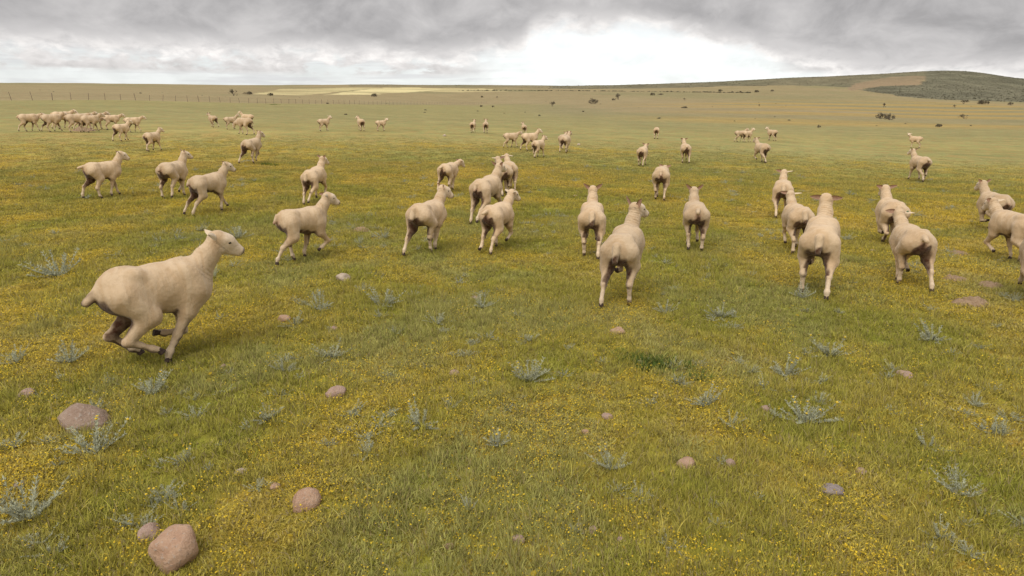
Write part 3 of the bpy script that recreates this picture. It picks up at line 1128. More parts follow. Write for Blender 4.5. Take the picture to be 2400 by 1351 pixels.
G_L = 'flock bunched at the left edge of the pasture'
G_F = 'sheep scattered far out on the pasture'
G_M = 'running sheep of the middle distance'
G_N = 'running sheep nearest to the camera'
SHEEP = [
    # nearest
    ((208, 538, 556, 851), 17, 'gather', 'sheep galloping right in side view alone at lower left, legs gathered under its belly', G_N, dict(head=(-14, 24), neck=(-6, 45), tail='out', ear=(0.12, .75), pitch=0, pale='L', fat=.94)),
    ((1408, 460, 1518, 721), 78, 'leap', 'nearest sheep seen from behind in the middle, thick hanging tail, right ear raised high', G_N, dict(head=(-38, 15), neck=(-14, 62), tail='long', ear=(.75, .35), pitch=7, spread=.02)),
    ((1346, 430, 1429, 609), 90, 'leap2', 'sheep seen from behind just left of the nearest one, ears in a V', G_N, dict(head=(0, 12), neck=(0, 62), tail='long', ear=(.55, .4), pitch=4)),
    ((1601, 432, 1664, 592), 96, 'step', 'slim sheep from behind, right of the nearest sheep, ears in a V, short curled tail', G_N, dict(head=(4, 12), neck=(4, 60), ear=(.6, .4), tail='up', fat=1.0)),
    ((1527, 386, 1575, 471), 88, 'walk', 'sheep from behind with its head down, beyond the gap between the V-eared sheep', G_M, dict(head=(-25, 45), neck=(-12, 8), tail='stub', ear=(.2, .3))),
    ((630, 450, 807, 622), 30, 'trot2', 'large sheep trotting right in rear side view, next one beyond the lone galloping sheep', G_N, dict(head=(-16, 24), neck=(-6, 50), tail='stub', ear=(-.1, .6))),
    ((947, 430, 1060, 600), 56, 'trot', 'sheep running away with stained hindquarters, its white face turned right, left ear sticking out', G_N, dict(head=(-40, 28), neck=(-12, 60), ear=(.25, .35), tail='long')),
    ((1115, 443, 1227, 598), 62, 'kick', 'sheep with a tagged right ear running away, left hind leg lifted, front of the group', G_N, dict(head=(-30, 28), neck=(-15, 52), ear=(.15, .35), tag='Ry', tail='up', pale='LR')),
    ((1087, 378, 1200, 526), 60, 'push2', 'sheep stretching its left hind leg far back, close behind the one with the tagged ear', G_N, dict(head=(-15, 12), neck=(-10, 52), ear=(.5, .45), pitch=5)),
    ((1023, 373, 1091, 452), 62, 'walk2', 'sheep with lowered head turned right, showing one pale ear, beyond the stained runner', G_M, dict(head=(-35, 40), neck=(-25, 22), ear=(.0, .35), tail='up', pale='R')),
    ((1147, 366, 1208, 462), 100, 'trot', 'half hidden sheep behind the tight trio, its pale left ear sticking out', G_M, dict(head=(10, 25), neck=(15, 45), ear=(.05, .3), pale='L')),
    ((1172, 360, 1216, 450), 96, 'walk', 'farthest sheep of the tight group in the middle, both pale ears hanging', G_M, dict(head=(8, 28), neck=(8, 50), ear=(-.2, .3), pale='LR')),
    ((1874, 453, 1971, 703), 88, 'leap2', 'near sheep from behind on the right with level ears and a long straight tail', G_N, dict(head=(0, 16), neck=(2, 64), tail='long', ear=(.02, .3), pitch=8, spread=.03)),
    ((1832, 446, 1908, 597), 108, 'step2', 'sheep running beside the level-eared one, partly hidden by its left flank', G_N, dict(head=(-14, 25), neck=(5, 52), ear=(.05, .35), tail='long', pale='R')),
    ((1804, 397, 1866, 511), 92, 'trot', 'sheep with outstretched ears ahead of the pair running side by side on the right', G_M, dict(head=(0, 28), neck=(0, 56), ear=(.1, .3), tail='long', pale='R')),
    ((2053, 433, 2132, 572), 106, 'gather', 'sheep with level dark ears on the right, directly beyond the drop-eared tagged one', G_N, dict(head=(10, 26), neck=(8, 55), ear=(.15, .3))),
    ((2074, 488, 2198, 685), 112, 'trot2', 'near sheep on the right with dark stained belly, upturned tail and a tagged drooping ear', G_N, dict(head=(-14, 30), neck=(8, 45), tail='up', ear=(-.05, .3), tag='Rg', spread=.015, pale='R')),
    ((2289, 420, 2373, 541), 122, 'gather', 'sheep looking left near the right edge, farther of the overlapping pair', G_N, dict(head=(18, 28), neck=(8, 55), ear=(.35, .3))),
    ((2303, 463, 2442, 628), 136, 'trot', 'sheep cut by the right edge, its large pale ear over its shoulder', G_N, dict(head=(0, 30), neck=(-5, 42), ear=(.05, .4), pale='R')),
    ((2384, 505, 2505, 722), 100, 'push', 'sheep at the very edge on the right of which only a hind leg shows', G_N, dict(head=(0, 25), neck=(0, 50))),
    # left of the middle
    ((189, 354, 296, 467), 24, 'walk2', 'sheep looking right with one ear back, leftmost of the three running in a row', G_M, dict(head=(-18, 26), neck=(-6, 56), ear=(.1, .55), tail='up')),
    ((369, 349, 448, 467), 50, 'step2', 'sheep with raised pointed ears, middle of the three running in a row at left', G_M, dict(head=(-34, 20), neck=(-10, 60), ear=(.5, .35))),
    ((422, 379, 561, 508), 30, 'push', 'sheep pushing off with both hind legs stretched back, right of the three in a row', G_M, dict(head=(-24, 26), neck=(-6, 52), ear=(.15, .45), pitch=4)),
    ((691, 363, 785, 481), 60, 'push2', 'sheep running uphill pose with raised ears, directly behind the large trotting one', G_M, dict(head=(-24, 26), neck=(-8, 58), ear=(.4, .35), pitch=8, tail='long')),
    ((561, 306, 619, 384), 46, 'trot', 'sheep trotting with a fore leg reaching out beside a dark tussock', G_M, dict(head=(-24, 25), neck=(-8, 60), ear=(.3, .35), pitch=5)),
    # flock at the left
    ((36, 264, 112, 309), 2, 'walk', 'leftmost sheep of the bunched flock, head hidden by its neighbour', G_L, dict(head=(0, 30), neck=(0, 14))),
    ((86, 262, 168, 310), 4, 'walk2', 'sheep in the front row of the bunched flock, second from the left', G_L, dict(head=(-8, 25), neck=(0, 26))),
    ((112, 252, 188, 303), 6, 'walk', 'sheep standing highest at the back of the bunched flock, head above the others', G_L, dict(head=(-8, 25), neck=(0, 26))),
    ((149, 262, 222, 311), 5, 'stand', 'sheep in the front row of the bunched flock, third from the left', G_L, dict(head=(0, 30), neck=(0, 14))),
    ((163, 261, 238, 306), 4, 'walk', 'sheep hidden behind the third and fourth of the front row of the flock', G_L, dict(head=(0, 25), neck=(0, 24))),
    ((182, 264, 250, 311), 8, 'walk2', 'sheep in the front row of the bunched flock, fourth from the left', G_L, dict(head=(-5, 28), neck=(0, 30))),
    ((196, 261, 262, 304), 3, 'stand', 'sheep at the back of the flock of which only the head shows over the others', G_L, dict(head=(-8, 22), neck=(0, 26))),
    ((232, 266, 302, 305), 2, 'stand', 'sheep in the right part of the flock, its head over the leading one\'s back', G_L, dict(head=(0, 22), neck=(0, 22))),
    ((278, 271, 354, 311), 2, 'walk', 'sheep leading the bunched flock to the right with outstretched neck', G_L, dict(head=(-4, 25), neck=(0, 24))),
    ((260, 280, 315, 332), 34, 'walk2', 'sheep walking away below the leader of the bunched flock', G_L, dict(head=(-22, 25), neck=(-5, 52))),
    ((332, 298, 387, 356), 42, 'walk', 'sheep walking away alone to the right of and below the bunched flock', G_L, dict(head=(-30, 28), neck=(-10, 52))),
    # far ones
    ((485, 264, 512, 299), 122, 'walk', 'far sheep walking away to the left, leftmost of the loose group of four', G_F, dict(head=(12, 25), neck=(6, 52))),
    ((522, 267, 564, 304), 14, 'stand', 'far sheep in side view looking right in the loose group of four', G_F, dict(head=(-14, 25), neck=(-4, 48))),
    ((561, 260, 591, 298), 158, 'stand', 'far sheep looking left, hindmost of the loose group of four', G_F, dict(head=(10, 25), neck=(6, 55))),
    ((548, 276, 593, 317), 152, 'walk', 'grazing far sheep, nearest of the loose group of four', G_F, dict(head=(0, 62), neck=(0, -38))),
    ((741, 271, 780, 308), 16, 'stand', 'far sheep standing side on, left of the standing three, face turned to the camera', G_F, dict(head=(-60, 20), neck=(-10, 56))),
    ((831, 271, 857, 308), 108, 'stand', 'far sheep seen from behind looking left, middle of the standing three', G_F, dict(head=(50, 25), neck=(20, 56))),
    ((876, 277, 913, 308), 12, 'stand', 'far sheep standing side on, right of the standing three, ears spread at the camera', G_F, dict(head=(-75, 20), neck=(-10, 44))),
    ((1098, 280, 1118, 312), 78, 'walk', 'far sheep seen from behind, left one of the pair side by side', G_F, dict(head=(-20, 20), neck=(-8, 50))),
    ((1130, 279, 1146, 313), 88, 'walk2', 'far sheep seen from behind, right one of the pair side by side', G_F, dict(head=(5, 20), neck=(0, 50))),
    ((1178, 306, 1226, 347), 12, 'walk', 'sheep walking right with lowered head, leftmost of the group in the middle distance', G_F, dict(head=(-10, 40), neck=(-4, 28))),
    ((1220, 286, 1236, 316), 98, 'walk', 'far small sheep looking left beyond the walking group in the middle distance', G_F, dict(head=(45, 20), neck=(15, 55))),
    ((1222, 301, 1269, 354), 22, 'walk2', 'sheep with raised head in the centre of the walking group in the middle distance', G_F, dict(head=(-12, 25), neck=(-4, 50))),
    ((1246, 317, 1283, 371), 56, 'walk', 'sheep nearest to us in the walking group in the middle distance', G_F, dict(head=(-30, 25), neck=(-10, 52))),
    ((1309, 307, 1343, 359), 68, 'walk2', 'sheep walking away right of the walking group, in front of another it hides', G_F, dict(head=(-20, 22), neck=(-10, 54))),
    ((1307, 309, 1334, 351), 74, 'walk', 'sheep mostly hidden behind the one right of the walking group', G_F, dict(head=(-12, 40), neck=(-8, 30))),
    ((1531, 298, 1546, 326), 88, 'stand', 'far small sheep seen from behind with lowered head, alone on the pasture', G_F, dict(head=(0, 45), neck=(0, 5))),
    ((1493, 336, 1521, 391), 80, 'walk', 'sheep from behind with its head low, left of the pair below the far lone one', G_F, dict(head=(-15, 30), neck=(-10, 30))),
    ((1593, 324, 1622, 383), 98, 'trot2', 'sheep seen from behind looking left, right of the pair below the far lone one', G_F, dict(head=(18, 25), neck=(12, 54), tail='up')),
    ((1713, 300, 1764, 333), 22, 'walk', 'far sheep walking right in front of another whose face shows', G_F, dict(head=(-10, 25), neck=(-4, 46))),
    ((1742, 300, 1768, 334), 40, 'stand', 'far sheep whose pale face looks over the neck of the one before it', G_F, dict(head=(-80, 20), neck=(-30, 54))),
    ((1819, 300, 1850, 334), 150, 'stand', 'far sheep facing us with its body to the right, alone beside the pair', G_F, dict(head=(75, 20), neck=(25, 54))),
    ((1766, 322, 1804, 383), 124, 'trot', 'sheep trotting away to the left below the far pair', G_F, dict(head=(12, 25), neck=(10, 56))),
    ((2123, 312, 2167, 348), 178, 'stand', 'far sheep on the right in left side view, staring at the camera', G_F, dict(head=(75, 18), neck=(20, 54))),
    ((2127, 348, 2184, 427), 124, 'walk2', 'sheep walking left below the one staring from the right', G_M, dict(head=(20, 22), neck=(8, 58), tail='up')),
]
for i, (box, phi, pose, label, grp, kw) in enumerate(SHEEP):
    place_sheep(i, box, phi, pose, label, grp, **kw)


# ------------------------------------------------------------------ stones, herbs and mounds
def rock_mesh(seed, flat=0.7, ang=0.25):
    rs = np.random.default_rng(seed)
    bm = bmesh.new()
    bmesh.ops.create_icosphere(bm, subdivisions=3, radius=0.5)
    dirs = rs.normal(size=(11, 3))
    dirs /= np.linalg.norm(dirs, axis=1)[:, None]
    offs = rs.uniform(.29, .46, 11)
    sx, sy = rs.uniform(.85, 1.1), rs.uniform(.75, 1.0)
    for v in bm.verts:
        p = np.array(v.co)
        for d, o in zip(dirs, offs):
            e = p @ d - o
            if e > 0:
                p = p - d * e * (0.70 + ang)
        n = 1 + 0.02 * math.sin(p[0] * 41 + p[2] * 37) * math.sin(p[1] * 43 + seed) + 0.05 * math.sin(p[0] * 13 + seed) * math.sin(p[1] * 11 + 2 * seed) + 0.03 * math.sin(p[2] * 23 + p[0] * 17)
        v.co = Vector((p[0] * n * sx, p[1] * n * sy, p[2] * n * flat))
    me = bpy.data.meshes.new('stone')
    bm.to_mesh(me)
    bm.free()
    for p in me.polygons:
        p.use_smooth = True
    return me


def rock_mat(name, a, b):
    m, g = mat(name)
    v = g.n('ShaderNodeTexCoord').outputs['Object']
    n = g.noise(v, 4.0, 6, 0.65)
    n2 = g.noise(v, 17.0, 5, 0.7)
    c = g.mix(g.rng(n, .35, .65, 0, 1), (*a, 1), (*b, 1))
    c = g.mix(g.rng(n2, .55, .66, 0, .6), c, (.45, .40, .35, 1))
    c = g.mix(g.rng(g.noise(v, 9.0, 4, 0.6), .62, .70, 0, .6), c, (.12, .08, .06, 1))
    finish(g, c, 0.85, g.math('ADD', n, g.math('MULTIPLY', n2, .7)), 0.55, 0.06, 0.25)
    return m


RM = {'b': rock_mat('brown_stone', (.28, .19, .14), (.38, .28, .215)), 'p': rock_mat('pink_stone', (.38, .25, .195), (.47, .335, .265)), 'o': rock_mat('ochre_stone', (.41, .25, .165), (.52, .35, .24)),
      'g': rock_mat('grey_stone', (.26, .21, .19), (.36, .30, .28)), 'w': rock_mat('pale_stone', (.46, .36, .27), (.55, .45, .35))}
ROCKS = [
    (395, 1342, 112, .95, 'o', 'big rounded ochre boulder at the bottom left'),
    (180, 1008, 98, .66, 'b', 'big rough brown boulder at the left, herbs against its right side'),
    (785, 934, 46, .75, 'p', 'round pinkish stone alone in green grass, below the trotting sheep'),
    (708, 1200, 68, .85, 'o', 'ochre stone half sunk in the grass above the boulder at the bottom left'),
    (562, 1117, 30, .7, 'w', 'small pale stone between the ochre stone and the lone galloping sheep'),
    (800, 660, 34, .75, 'w', 'pale angular stone lying below the large trotting sheep'),
    (661, 755, 34, .55, 'o', 'flat reddish stone between the galloping sheep and the pale angular stone'),
    (521, 866, 18, .8, 'p', 'small pink stone just right of the galloping sheep\'s hooves'),
    (1447, 785, 40, .55, 'o', 'flat red stone behind the nearest sheep, at the top of the dark green patch'),
    (1424, 983, 28, .6, 'p', 'small pinkish stone in the middle below the dark green patch'),
    (1614, 1098, 42, .65, 'o', 'reddish stone right of a silver herb with yellow pompons'),
    (1713, 1095, 24, .8, 'p', 'small stone just right of the reddish stone near the bottom'),
    (1799, 965, 25, .75, 'p', 'small round pink stone below right of the dark green patch'),
    (1958, 1165, 54, .5, 'g', 'grey flat stone at the lower right'),
    (2126, 886, 32, .6, 'p', 'dull pink stone below the tagged drop-eared sheep'),
    (1064, 881, 24, .7, 'p', 'small pinkish stone right of the round pinkish stone'),
    (1115, 701, 22, .5, 'p', 'flat little stone in front of a silver herb in the middle'),
    (342, 1268, 50, .7, 'p', 'dull pink stone touching the grass just above the big ochre boulder'),
    (1214, 1278, 30, .8, 'p', 'pinkish stone near the bottom edge in the middle, right one of two'),
    (1050, 1288, 22, .8, 'o', 'little ochre stone near the bottom edge in the middle, left one of two'),
    (1391, 1250, 26, .7, 'p', 'small stone at the bottom, right of the two near the middle'),
    (1372, 1018, 17, .8, 'o', 'tiny dark red stone left below the small pinkish one'),
    (40, 1145, 20, .7, 'g', 'tiny grey stone at the left edge'),
    (2024, 1112, 30, .4, 'p', 'thin flat stone lying right above the grey flat stone'),
    (52, 932, 34, .5, 'p', 'flat dull stone at the left edge above the boulder'),
    (645, 1148, 26, .6, 'o', 'small brown stone left above the half sunk ochre stone'),
    (1042, 320, 10, .7, 'w', 'white stone far out on the pasture left of the far pair'),
    (1357, 341, 10, .6, 'w', 'pale stone far out right of the walking group'),
    (780, 776, 22, .7, 'p', 'small pink stone beside the silver herb below the pale angular stone'),
    (1456, 1272, 20, .7, 'p', 'tiny stone near the bottom edge right of the middle'),
    (1348, 462, 12, .6, 'o', 'small reddish stone in front of the V-eared sheep\'s head'),
    (2048, 590, 14, .5, 'w', 'little pale stone between the level-eared sheep and the tagged one'),
]
for i, (px, py, w, fl, k, lab) in enumerate(ROCKS):
    p = ground_at(px, py)
    d = math.sqrt(p.x ** 2 + p.y ** 2 + (p.z - CAM_H) ** 2)
    size = w / LENS_F * d * 1.08
    me = rock_mesh(40 + i, fl, 0.35 if k == 'w' else 0.2)
    me.materials.append(RM[k])
    o = link('stone', me, label=lab, category='stone', group='stones lying in the pasture')
    o.scale = (size, size, size)
    o.location = (p.x, p.y + size * .3, float(terrain(p.x, p.y + size * .3)[0]) + size * fl * .13)
    o.rotation_euler = (random.uniform(-.15, .15), random.uniform(-.15, .15), random.uniform(0, 6.28))


def blades_mesh(name, n, rad, hmin, hmax, width, seed, lean=0.5, segs=2, m=None, flop=0.3):
    """a tuft: many tapered bent blades, each with its own random tone"""
    rs = np.random.default_rng(seed)
    V, F, T = [], [], []
    for b in range(n):
        a = rs.uniform(0, 2 * math.pi)
        r = rad * math.sqrt(rs.uniform(0, 1))
        bx, by = r * math.cos(a), r * math.sin(a)
        h = rs.uniform(hmin, hmax)
        la = a + rs.normal(0, .9)
        ln = lean * h * rs.uniform(.2, 1.2)
        w = width * rs.uniform(.7, 1.3)
        fa = rs.uniform(0, math.pi)
        wx, wy = math.cos(fa) * w / 2, math.sin(fa) * w / 2
        rn = rs.uniform(0, 1)
        k0 = len(V)
        for s in range(segs):
            t = s / segs
            ox, oy = bx + math.cos(la) * ln * t * t, by + math.sin(la) * ln * t * t
            z = h * (t - flop * t * t * .5) - .004
            q = 1 - .45 * t
            V += [(ox - wx * q, oy - wy * q, z), (ox + wx * q, oy + wy * q, z)]
        V.append((bx + math.cos(la) * ln, by + math.sin(la) * ln, h * (1 - flop * .5)))
        T += [rn] * (2 * segs + 1)
        for s in range(segs - 1):
            a0 = k0 + 2 * s
            F.append((a0, a0 + 1, a0 + 3))
            F.append((a0, a0 + 3, a0 + 2))
        a0 = k0 + 2 * (segs - 1)
        F.append((a0, a0 + 1, a0 + 2))
    me = new_mesh(name, V, F, False)
    set_attr(me, 'rnd', np.array(T, np.float32))
    if m:
        me.materials.append(m)
    return me


def herb_mesh(seed):
    """silvery herb: splayed woolly shoots set with small narrow leaves"""
    rs = np.random.default_rng(seed)
    V, F, T = [], [], []
    tips = []
    for sft in range(int(rs.integers(15, 24))):
        a = rs.uniform(0, 2 * math.pi)
        el = rs.uniform(.10, 1.35)
        L = rs.uniform(.25, .75) * (1.1 if el < .6 else 1.0)
        d = np.array([math.cos(a) * math.cos(el), math.sin(a) * math.cos(el), math.sin(el)])
        base = np.array([math.cos(a), math.sin(a), 0]) * rs.uniform(0, .12)
        bend = rs.uniform(-.15, .25)
        nseg = 9
        pts = [base + d * L * t + np.array([0, 0, bend * L * t * t]) for t in np.linspace(0, 1, nseg)]
        tips.append(pts[-1])
        for i, p in enumerate(pts):
            for l in range(9):
                la = rs.uniform(0, 2 * math.pi)
                ld = unit(d * rs.uniform(.5, 1.0) + np.array([math.cos(la), math.sin(la), rs.uniform(-.2, .8)]) * .75)
                ll = rs.uniform(.05, .115)
                side = unit(np.cross(ld, rs.normal(size=3))) * rs.uniform(.006, .011)
                k0 = len(V)
                V += [tuple(p), tuple(p + ld * ll * .5 + side), tuple(p + ld * ll), tuple(p + ld * ll * .5 - side)]
                F += [(k0, k0 + 1, k0 + 2), (k0, k0 + 2, k0 + 3)]
                T += [rs.uniform(0, 1)] * 4
        for i in range(nseg - 1):
            k0 = len(V)
            s = unit(np.cross(d, (0, 0, 1))) * .008
            V += [tuple(pts[i] - s), tuple(pts[i] + s), tuple(pts[i + 1] + s * .7), tuple(pts[i + 1] - s * .7)]
            F += [(k0, k0 + 1, k0 + 2), (k0, k0 + 2, k0 + 3)]
            T += [.5] * 4
    me = new_mesh('foliage', V, F, False)
    set_attr(me, 'rnd', np.array(T, np.float32))
    me.materials.append(M_HERB)
    return me, tips


def pom_mesh():
    bm = bmesh.new()
    bmesh.ops.create_icosphere(bm, subdivisions=2, radius=1)
    for v in bm.verts:
        v.co *= 1 + .12 * math.sin(v.co.x * 9) * math.sin(v.co.y * 8 + v.co.z * 7)
        v.co.z *= .75
    me = bpy.data.meshes.new('flower')
    bm.to_mesh(me)
    bm.free()
    me.materials.append(M_POM)
    return me


POM = pom_mesh()
HERB_VAR = [herb_mesh(200 + i) for i in range(6)]
HERBS = [
    (985, 998, 105, 2, 'silver herb with splayed shoots, brightest one in the lower middle'),
    (1432, 1100, 95, 4, 'silver herb with upright shoots and four yellow pompons at the lower middle'),
    (1655, 950, 90, 2, 'leaning silver herb below right of the dark green patch'),
    (1712, 1000, 60, 0, 'small silver herb at the foot of the leaning one'),
    (1885, 990, 110, 6, 'broad silver herb full of yellow pompons at the right'),
    (225, 1062, 120, 3, 'silver herb growing below the big rough brown boulder'),
    (225, 965, 60, 1, 'silver shoots draped over the right side of the big rough boulder'),
    (70, 1215, 150, 2, 'large silver herb at the left edge near the bottom'),
    (385, 1178, 70, 3, 'silver herb with a yellow pompon above the big ochre boulder'),
    (430, 1085, 65, 2, 'silver herb left of the small pale stone'),
    (630, 985, 70, 3, 'silver herb with pompons left of the round pinkish stone'),
    (355, 925, 90, 2, 'silver herb directly below the galloping sheep\'s hooves'),
    (862, 1065, 75, 1, 'silver herb with two upright shoots left of the brightest one'),
    (1168, 1045, 80, 5, 'grey herb with many yellow pompons right of the brightest silver herb'),
    (1240, 895, 110, 3, 'wide grey herb in the middle of the foreground'),
    (1060, 955, 50, 2, 'small grey herb just above the brightest silver herb'),
    (780, 840, 75, 0, 'silver herb with two forked stems above the round pinkish stone'),
    (665, 872, 65, 0, 'silver herb left above the round pinkish stone'),
    (690, 765, 60, 1, 'silver herb touching the flat reddish stone'),
    (750, 730, 75, 1, 'silver herb below the pale angular stone'),
    (895, 718, 90, 1, 'wide silver herb right of the pale angular stone'),
    (1130, 722, 65, 0, 'silver herb behind the flat little stone in the middle'),
    (1025, 760, 60, 1, 'silver herb below the flat little stone in the middle'),
    (140, 648, 95, 0, 'flat silver herb left behind the galloping sheep'),
    (515, 750, 36, 0, 'small silver herb before the galloping sheep\'s chest'),
    (165, 850, 80, 0, 'silver herb at the left behind the galloping sheep\'s hind legs'),
    (40, 850, 60, 0, 'silver herb at the left edge above the flat dull stone'),
    (1840, 880, 85, 4, 'grey herb at the right above the broad one full of pompons'),
    (1945, 835, 80, 2, 'grey herb far right of the dark green patch'),
    (2185, 800, 75, 1, 'grey herb below the tagged drop-eared sheep'),
    (2175, 1050, 65, 1, 'small silver herb at the lower right'),
    (2245, 1160, 90, 0, 'pale silver herb near the bottom right'),
    (1100, 1195, 60, 0, 'small silver herb near the bottom in the middle'),
    (2320, 1015, 65, 1, 'silver herb near the right edge'),
    (1690, 745, 65, 1, 'silver herb right behind the nearest sheep'),
    (1560, 735, 55, 0, 'low silver herb between the nearest sheep and the flat red stone'),
    (1520, 950, 50, 1, 'small grey herb below the dark green patch'),
    (1880, 700, 60, 0, 'silver herb under the hind leg of the level-eared near sheep'),
    (560, 560, 60, 0, 'silver herb before the nose of the galloping sheep'),
    (900, 560, 50, 0, 'silver herb between the large trotting sheep and the stained runner'),
    (1690, 1085, 36, 0, 'tiny silver herb between the reddish stone and its small neighbour'),
    (500, 650, 45, 0, 'small silver herb under the neck of the galloping sheep'),
]
for i, (px, py, w, npom, lab) in enumerate(HERBS):
    p = ground_at(px, py)
    d = math.sqrt(p.x ** 2 + p.y ** 2 + (p.z - CAM_H) ** 2)
    size = w / LENS_F * d * 0.80
    root = bpy.data.objects.new('silver_herb', None)
    root.empty_display_size = .05
    COL.objects.link(root)
    root['label'] = lab
    root['category'] = 'plant'
    root['group'] = 'silvery herbs in the grass'
    root.location = p
    root.rotation_euler = (0, 0, random.uniform(0, 6.28))
    me, tips = HERB_VAR[i % 6]
    fo = link('foliage', me, root)
    fo.scale = (size, size, size)
    up_tips = sorted(tips, key=lambda q: -q[2])
    for k in range(npom):
        q = up_tips[k % len(up_tips)]
        rr = random.uniform(.0065, .0095)
        fl = link('flower', POM, root)
        fl.scale = (rr, rr, rr)
        fl.location = (q[0] * size, q[1] * size, q[2] * size + rr * .4)

DARK = [
    (1515, 850, 150, .13, 'dark green patch of thick leafy grass behind the nearest sheep'),
    (625, 387, 60, .16, 'dark tussock in the mid pasture below the sheep with the reaching fore leg'),
    (640, 246, 26, .3, 'low dark green tussock right before the fence, far left of the middle'),
]
for i, (px, py, w, h, lab) in enumerate(DARK):
    p = ground_at(px, py)
    d = math.sqrt(p.x ** 2 + p.y ** 2 + (p.z - CAM_H) ** 2)
    rad = w / LENS_F * d / 2
    hh = h * min(1.0, rad / .13) if i < 1 else h
    rs = np.random.default_rng(320 + i)
    V, F, T = [], [], []
    for k in range(40):
        ox, oy = rs.normal(0, rad * .60), rs.normal(0, rad * .27)
        sub = blades_mesh('part', int(rs.integers(10, 42)), rad * .32, hh * .2, hh * rs.uniform(.35, .85), .006 + rad * .015, 340 + i * 20 + k, 1.0, 2, None, .5)
        n0 = len(V)
        V += [(v.co.x + ox, v.co.y + oy, v.co.z) for v in sub.vertices]
        F += [tuple(n0 + q for q in p.vertices) for p in sub.polygons]
        T += [a.value for a in sub.attributes['rnd'].data]
        bpy.data.meshes.remove(sub)
    me = new_mesh('dark_tussock', V, F, False)
    set_attr(me, 'rnd', np.array(T, np.float32))
    me.materials.append(M_DARKGRASS)
    o = link('dark_tussock', me, label=lab, category='plant', group='dark green clumps')
    o.location = p
    o.rotation_euler = (0, 0, -.75)

MOUNDS = [
    (2240, 655, 42, 'small heap of brown earth right of the tagged sheep, upper one'),
    (2322, 670, 44, 'flat heap of brown earth near the right edge'),
    (2276, 710, 62, 'largest heap of crumbly brown earth, lowest of three at the right'),
    (846, 541, 40, 'small brown earth heap right of the large trotting sheep'),
    (2245, 597, 40, 'small bare earth spot beyond the earth heaps at the right'),
    (195, 307, 40, 'brown earth heap among the legs of the bunched flock'),
]
for i, (px, py, w, lab) in enumerate(MOUNDS):
    p = ground_at(px, py)
    d = math.sqrt(p.x ** 2 + p.y ** 2 + (p.z - CAM_H) ** 2)
    size = w / LENS_F * d
    rs = np.random.default_rng(500 + i)
    n = 26
    gx, gy = np.meshgrid(np.linspace(-.6, .6, n), np.linspace(-.6, .6, n), indexing='ij')
    rr = np.hypot(gx, gy * 1.15)
    zz = np.clip(1 - (rr / .55) ** 2, -.25, 1) * (.06 + .30 * fbm(gx * 5 + i, gy * 5, 3, 7 + i)) + (fbm(gx * 16, gy * 16 + i, 3, 3) - .5) * .10 - .015
    V = np.stack([gx.ravel(), gy.ravel(), zz.ravel()], 1)
    a = np.arange(n - 1)[:, None] * n + np.arange(n - 1)[None, :]
    F = np.stack([a, a + n, a + n + 1, a + 1], -1).reshape(-1, 4)
    me = new_mesh('earth_mound', V, F)
    me.materials.append(M_EARTH)
    o = link('earth_mound', me, label=lab, category='earth mound', group='heaps of brown earth')
    o.location = p
    o.scale = (size, size * 1.1, size * .95)


# ------------------------------------------------------------------ fence
def build_fence():
    root = bpy.data.objects.new('wire_fence', None)
    COL.objects.link(root)
    root.location = (FENCE_X0, FENCE_Y0, float(terrain(FENCE_X0, FENCE_Y0)[0]))
    root['label'] = 'long wire fence with thin wooden posts crossing the left background'
    root['category'] = 'fence'
    o0 = np.array(root.location)
    bm = bmesh.new()
    bmesh.ops.create_cone(bm, cap_ends=True, segments=8, radius1=.045, radius2=.04, depth=1.6)
    bmesh.ops.translate(bm, verts=bm.verts, vec=(0, 0, .55))
    for v in bm.verts:
        if v.co.z > 1.3:
            v.co.z += v.co.x * .3
    me = bpy.data.meshes.new('post')
    bm.to_mesh(me)
    bm.free()
    me.materials.append(M_POST)
    rs = random.Random(5)
    tops = []
    y = FENCE_Y0 - 28
    k = 0
    while y < 440:
        x = FENCE_X0 + FENCE_K * (y - FENCE_Y0)
        z = float(terrain(x, y)[0])
        o = link('post', me, root)
        o.location = Vector((x, y, z)) - Vector(o0)
        o.rotation_euler = (rs.gauss(0, .05), rs.gauss(0, .06), rs.uniform(0, 6))
        sc = rs.uniform(.88, 1.1)
        thick = 1.35 if k % 5 == 0 else 1.0
        o.scale = (thick, thick, sc)
        tops.append((x, y, z))
        y += 4.0
        k += 1
    V, F = [], []
    for hgt in (.25, .55, .85, 1.12):
        for a, b in zip(tops[:-1], tops[1:]):
            pa = np.array([a[0], a[1], a[2] + hgt]) - o0
            pb = np.array([b[0], b[1], b[2] + hgt]) - o0
            d = unit(pb - pa)
            s = unit(np.cross(d, (0, 0, 1))) * .004
            u = np.array([0, 0, .004])
            k0 = len(V)
            for q in (pa, pb):
                V += [tuple(q + s), tuple(q + u), tuple(q - s), tuple(q - u)]
            for e in range(4):
                F.append((k0 + e, k0 + (e + 1) % 4, k0 + 4 + (e + 1) % 4, k0 + 4 + e))
    wm = new_mesh('wire', V, F)
    wm.materials.append(M_WIRE)
    link('wire', wm, root)


build_fence()


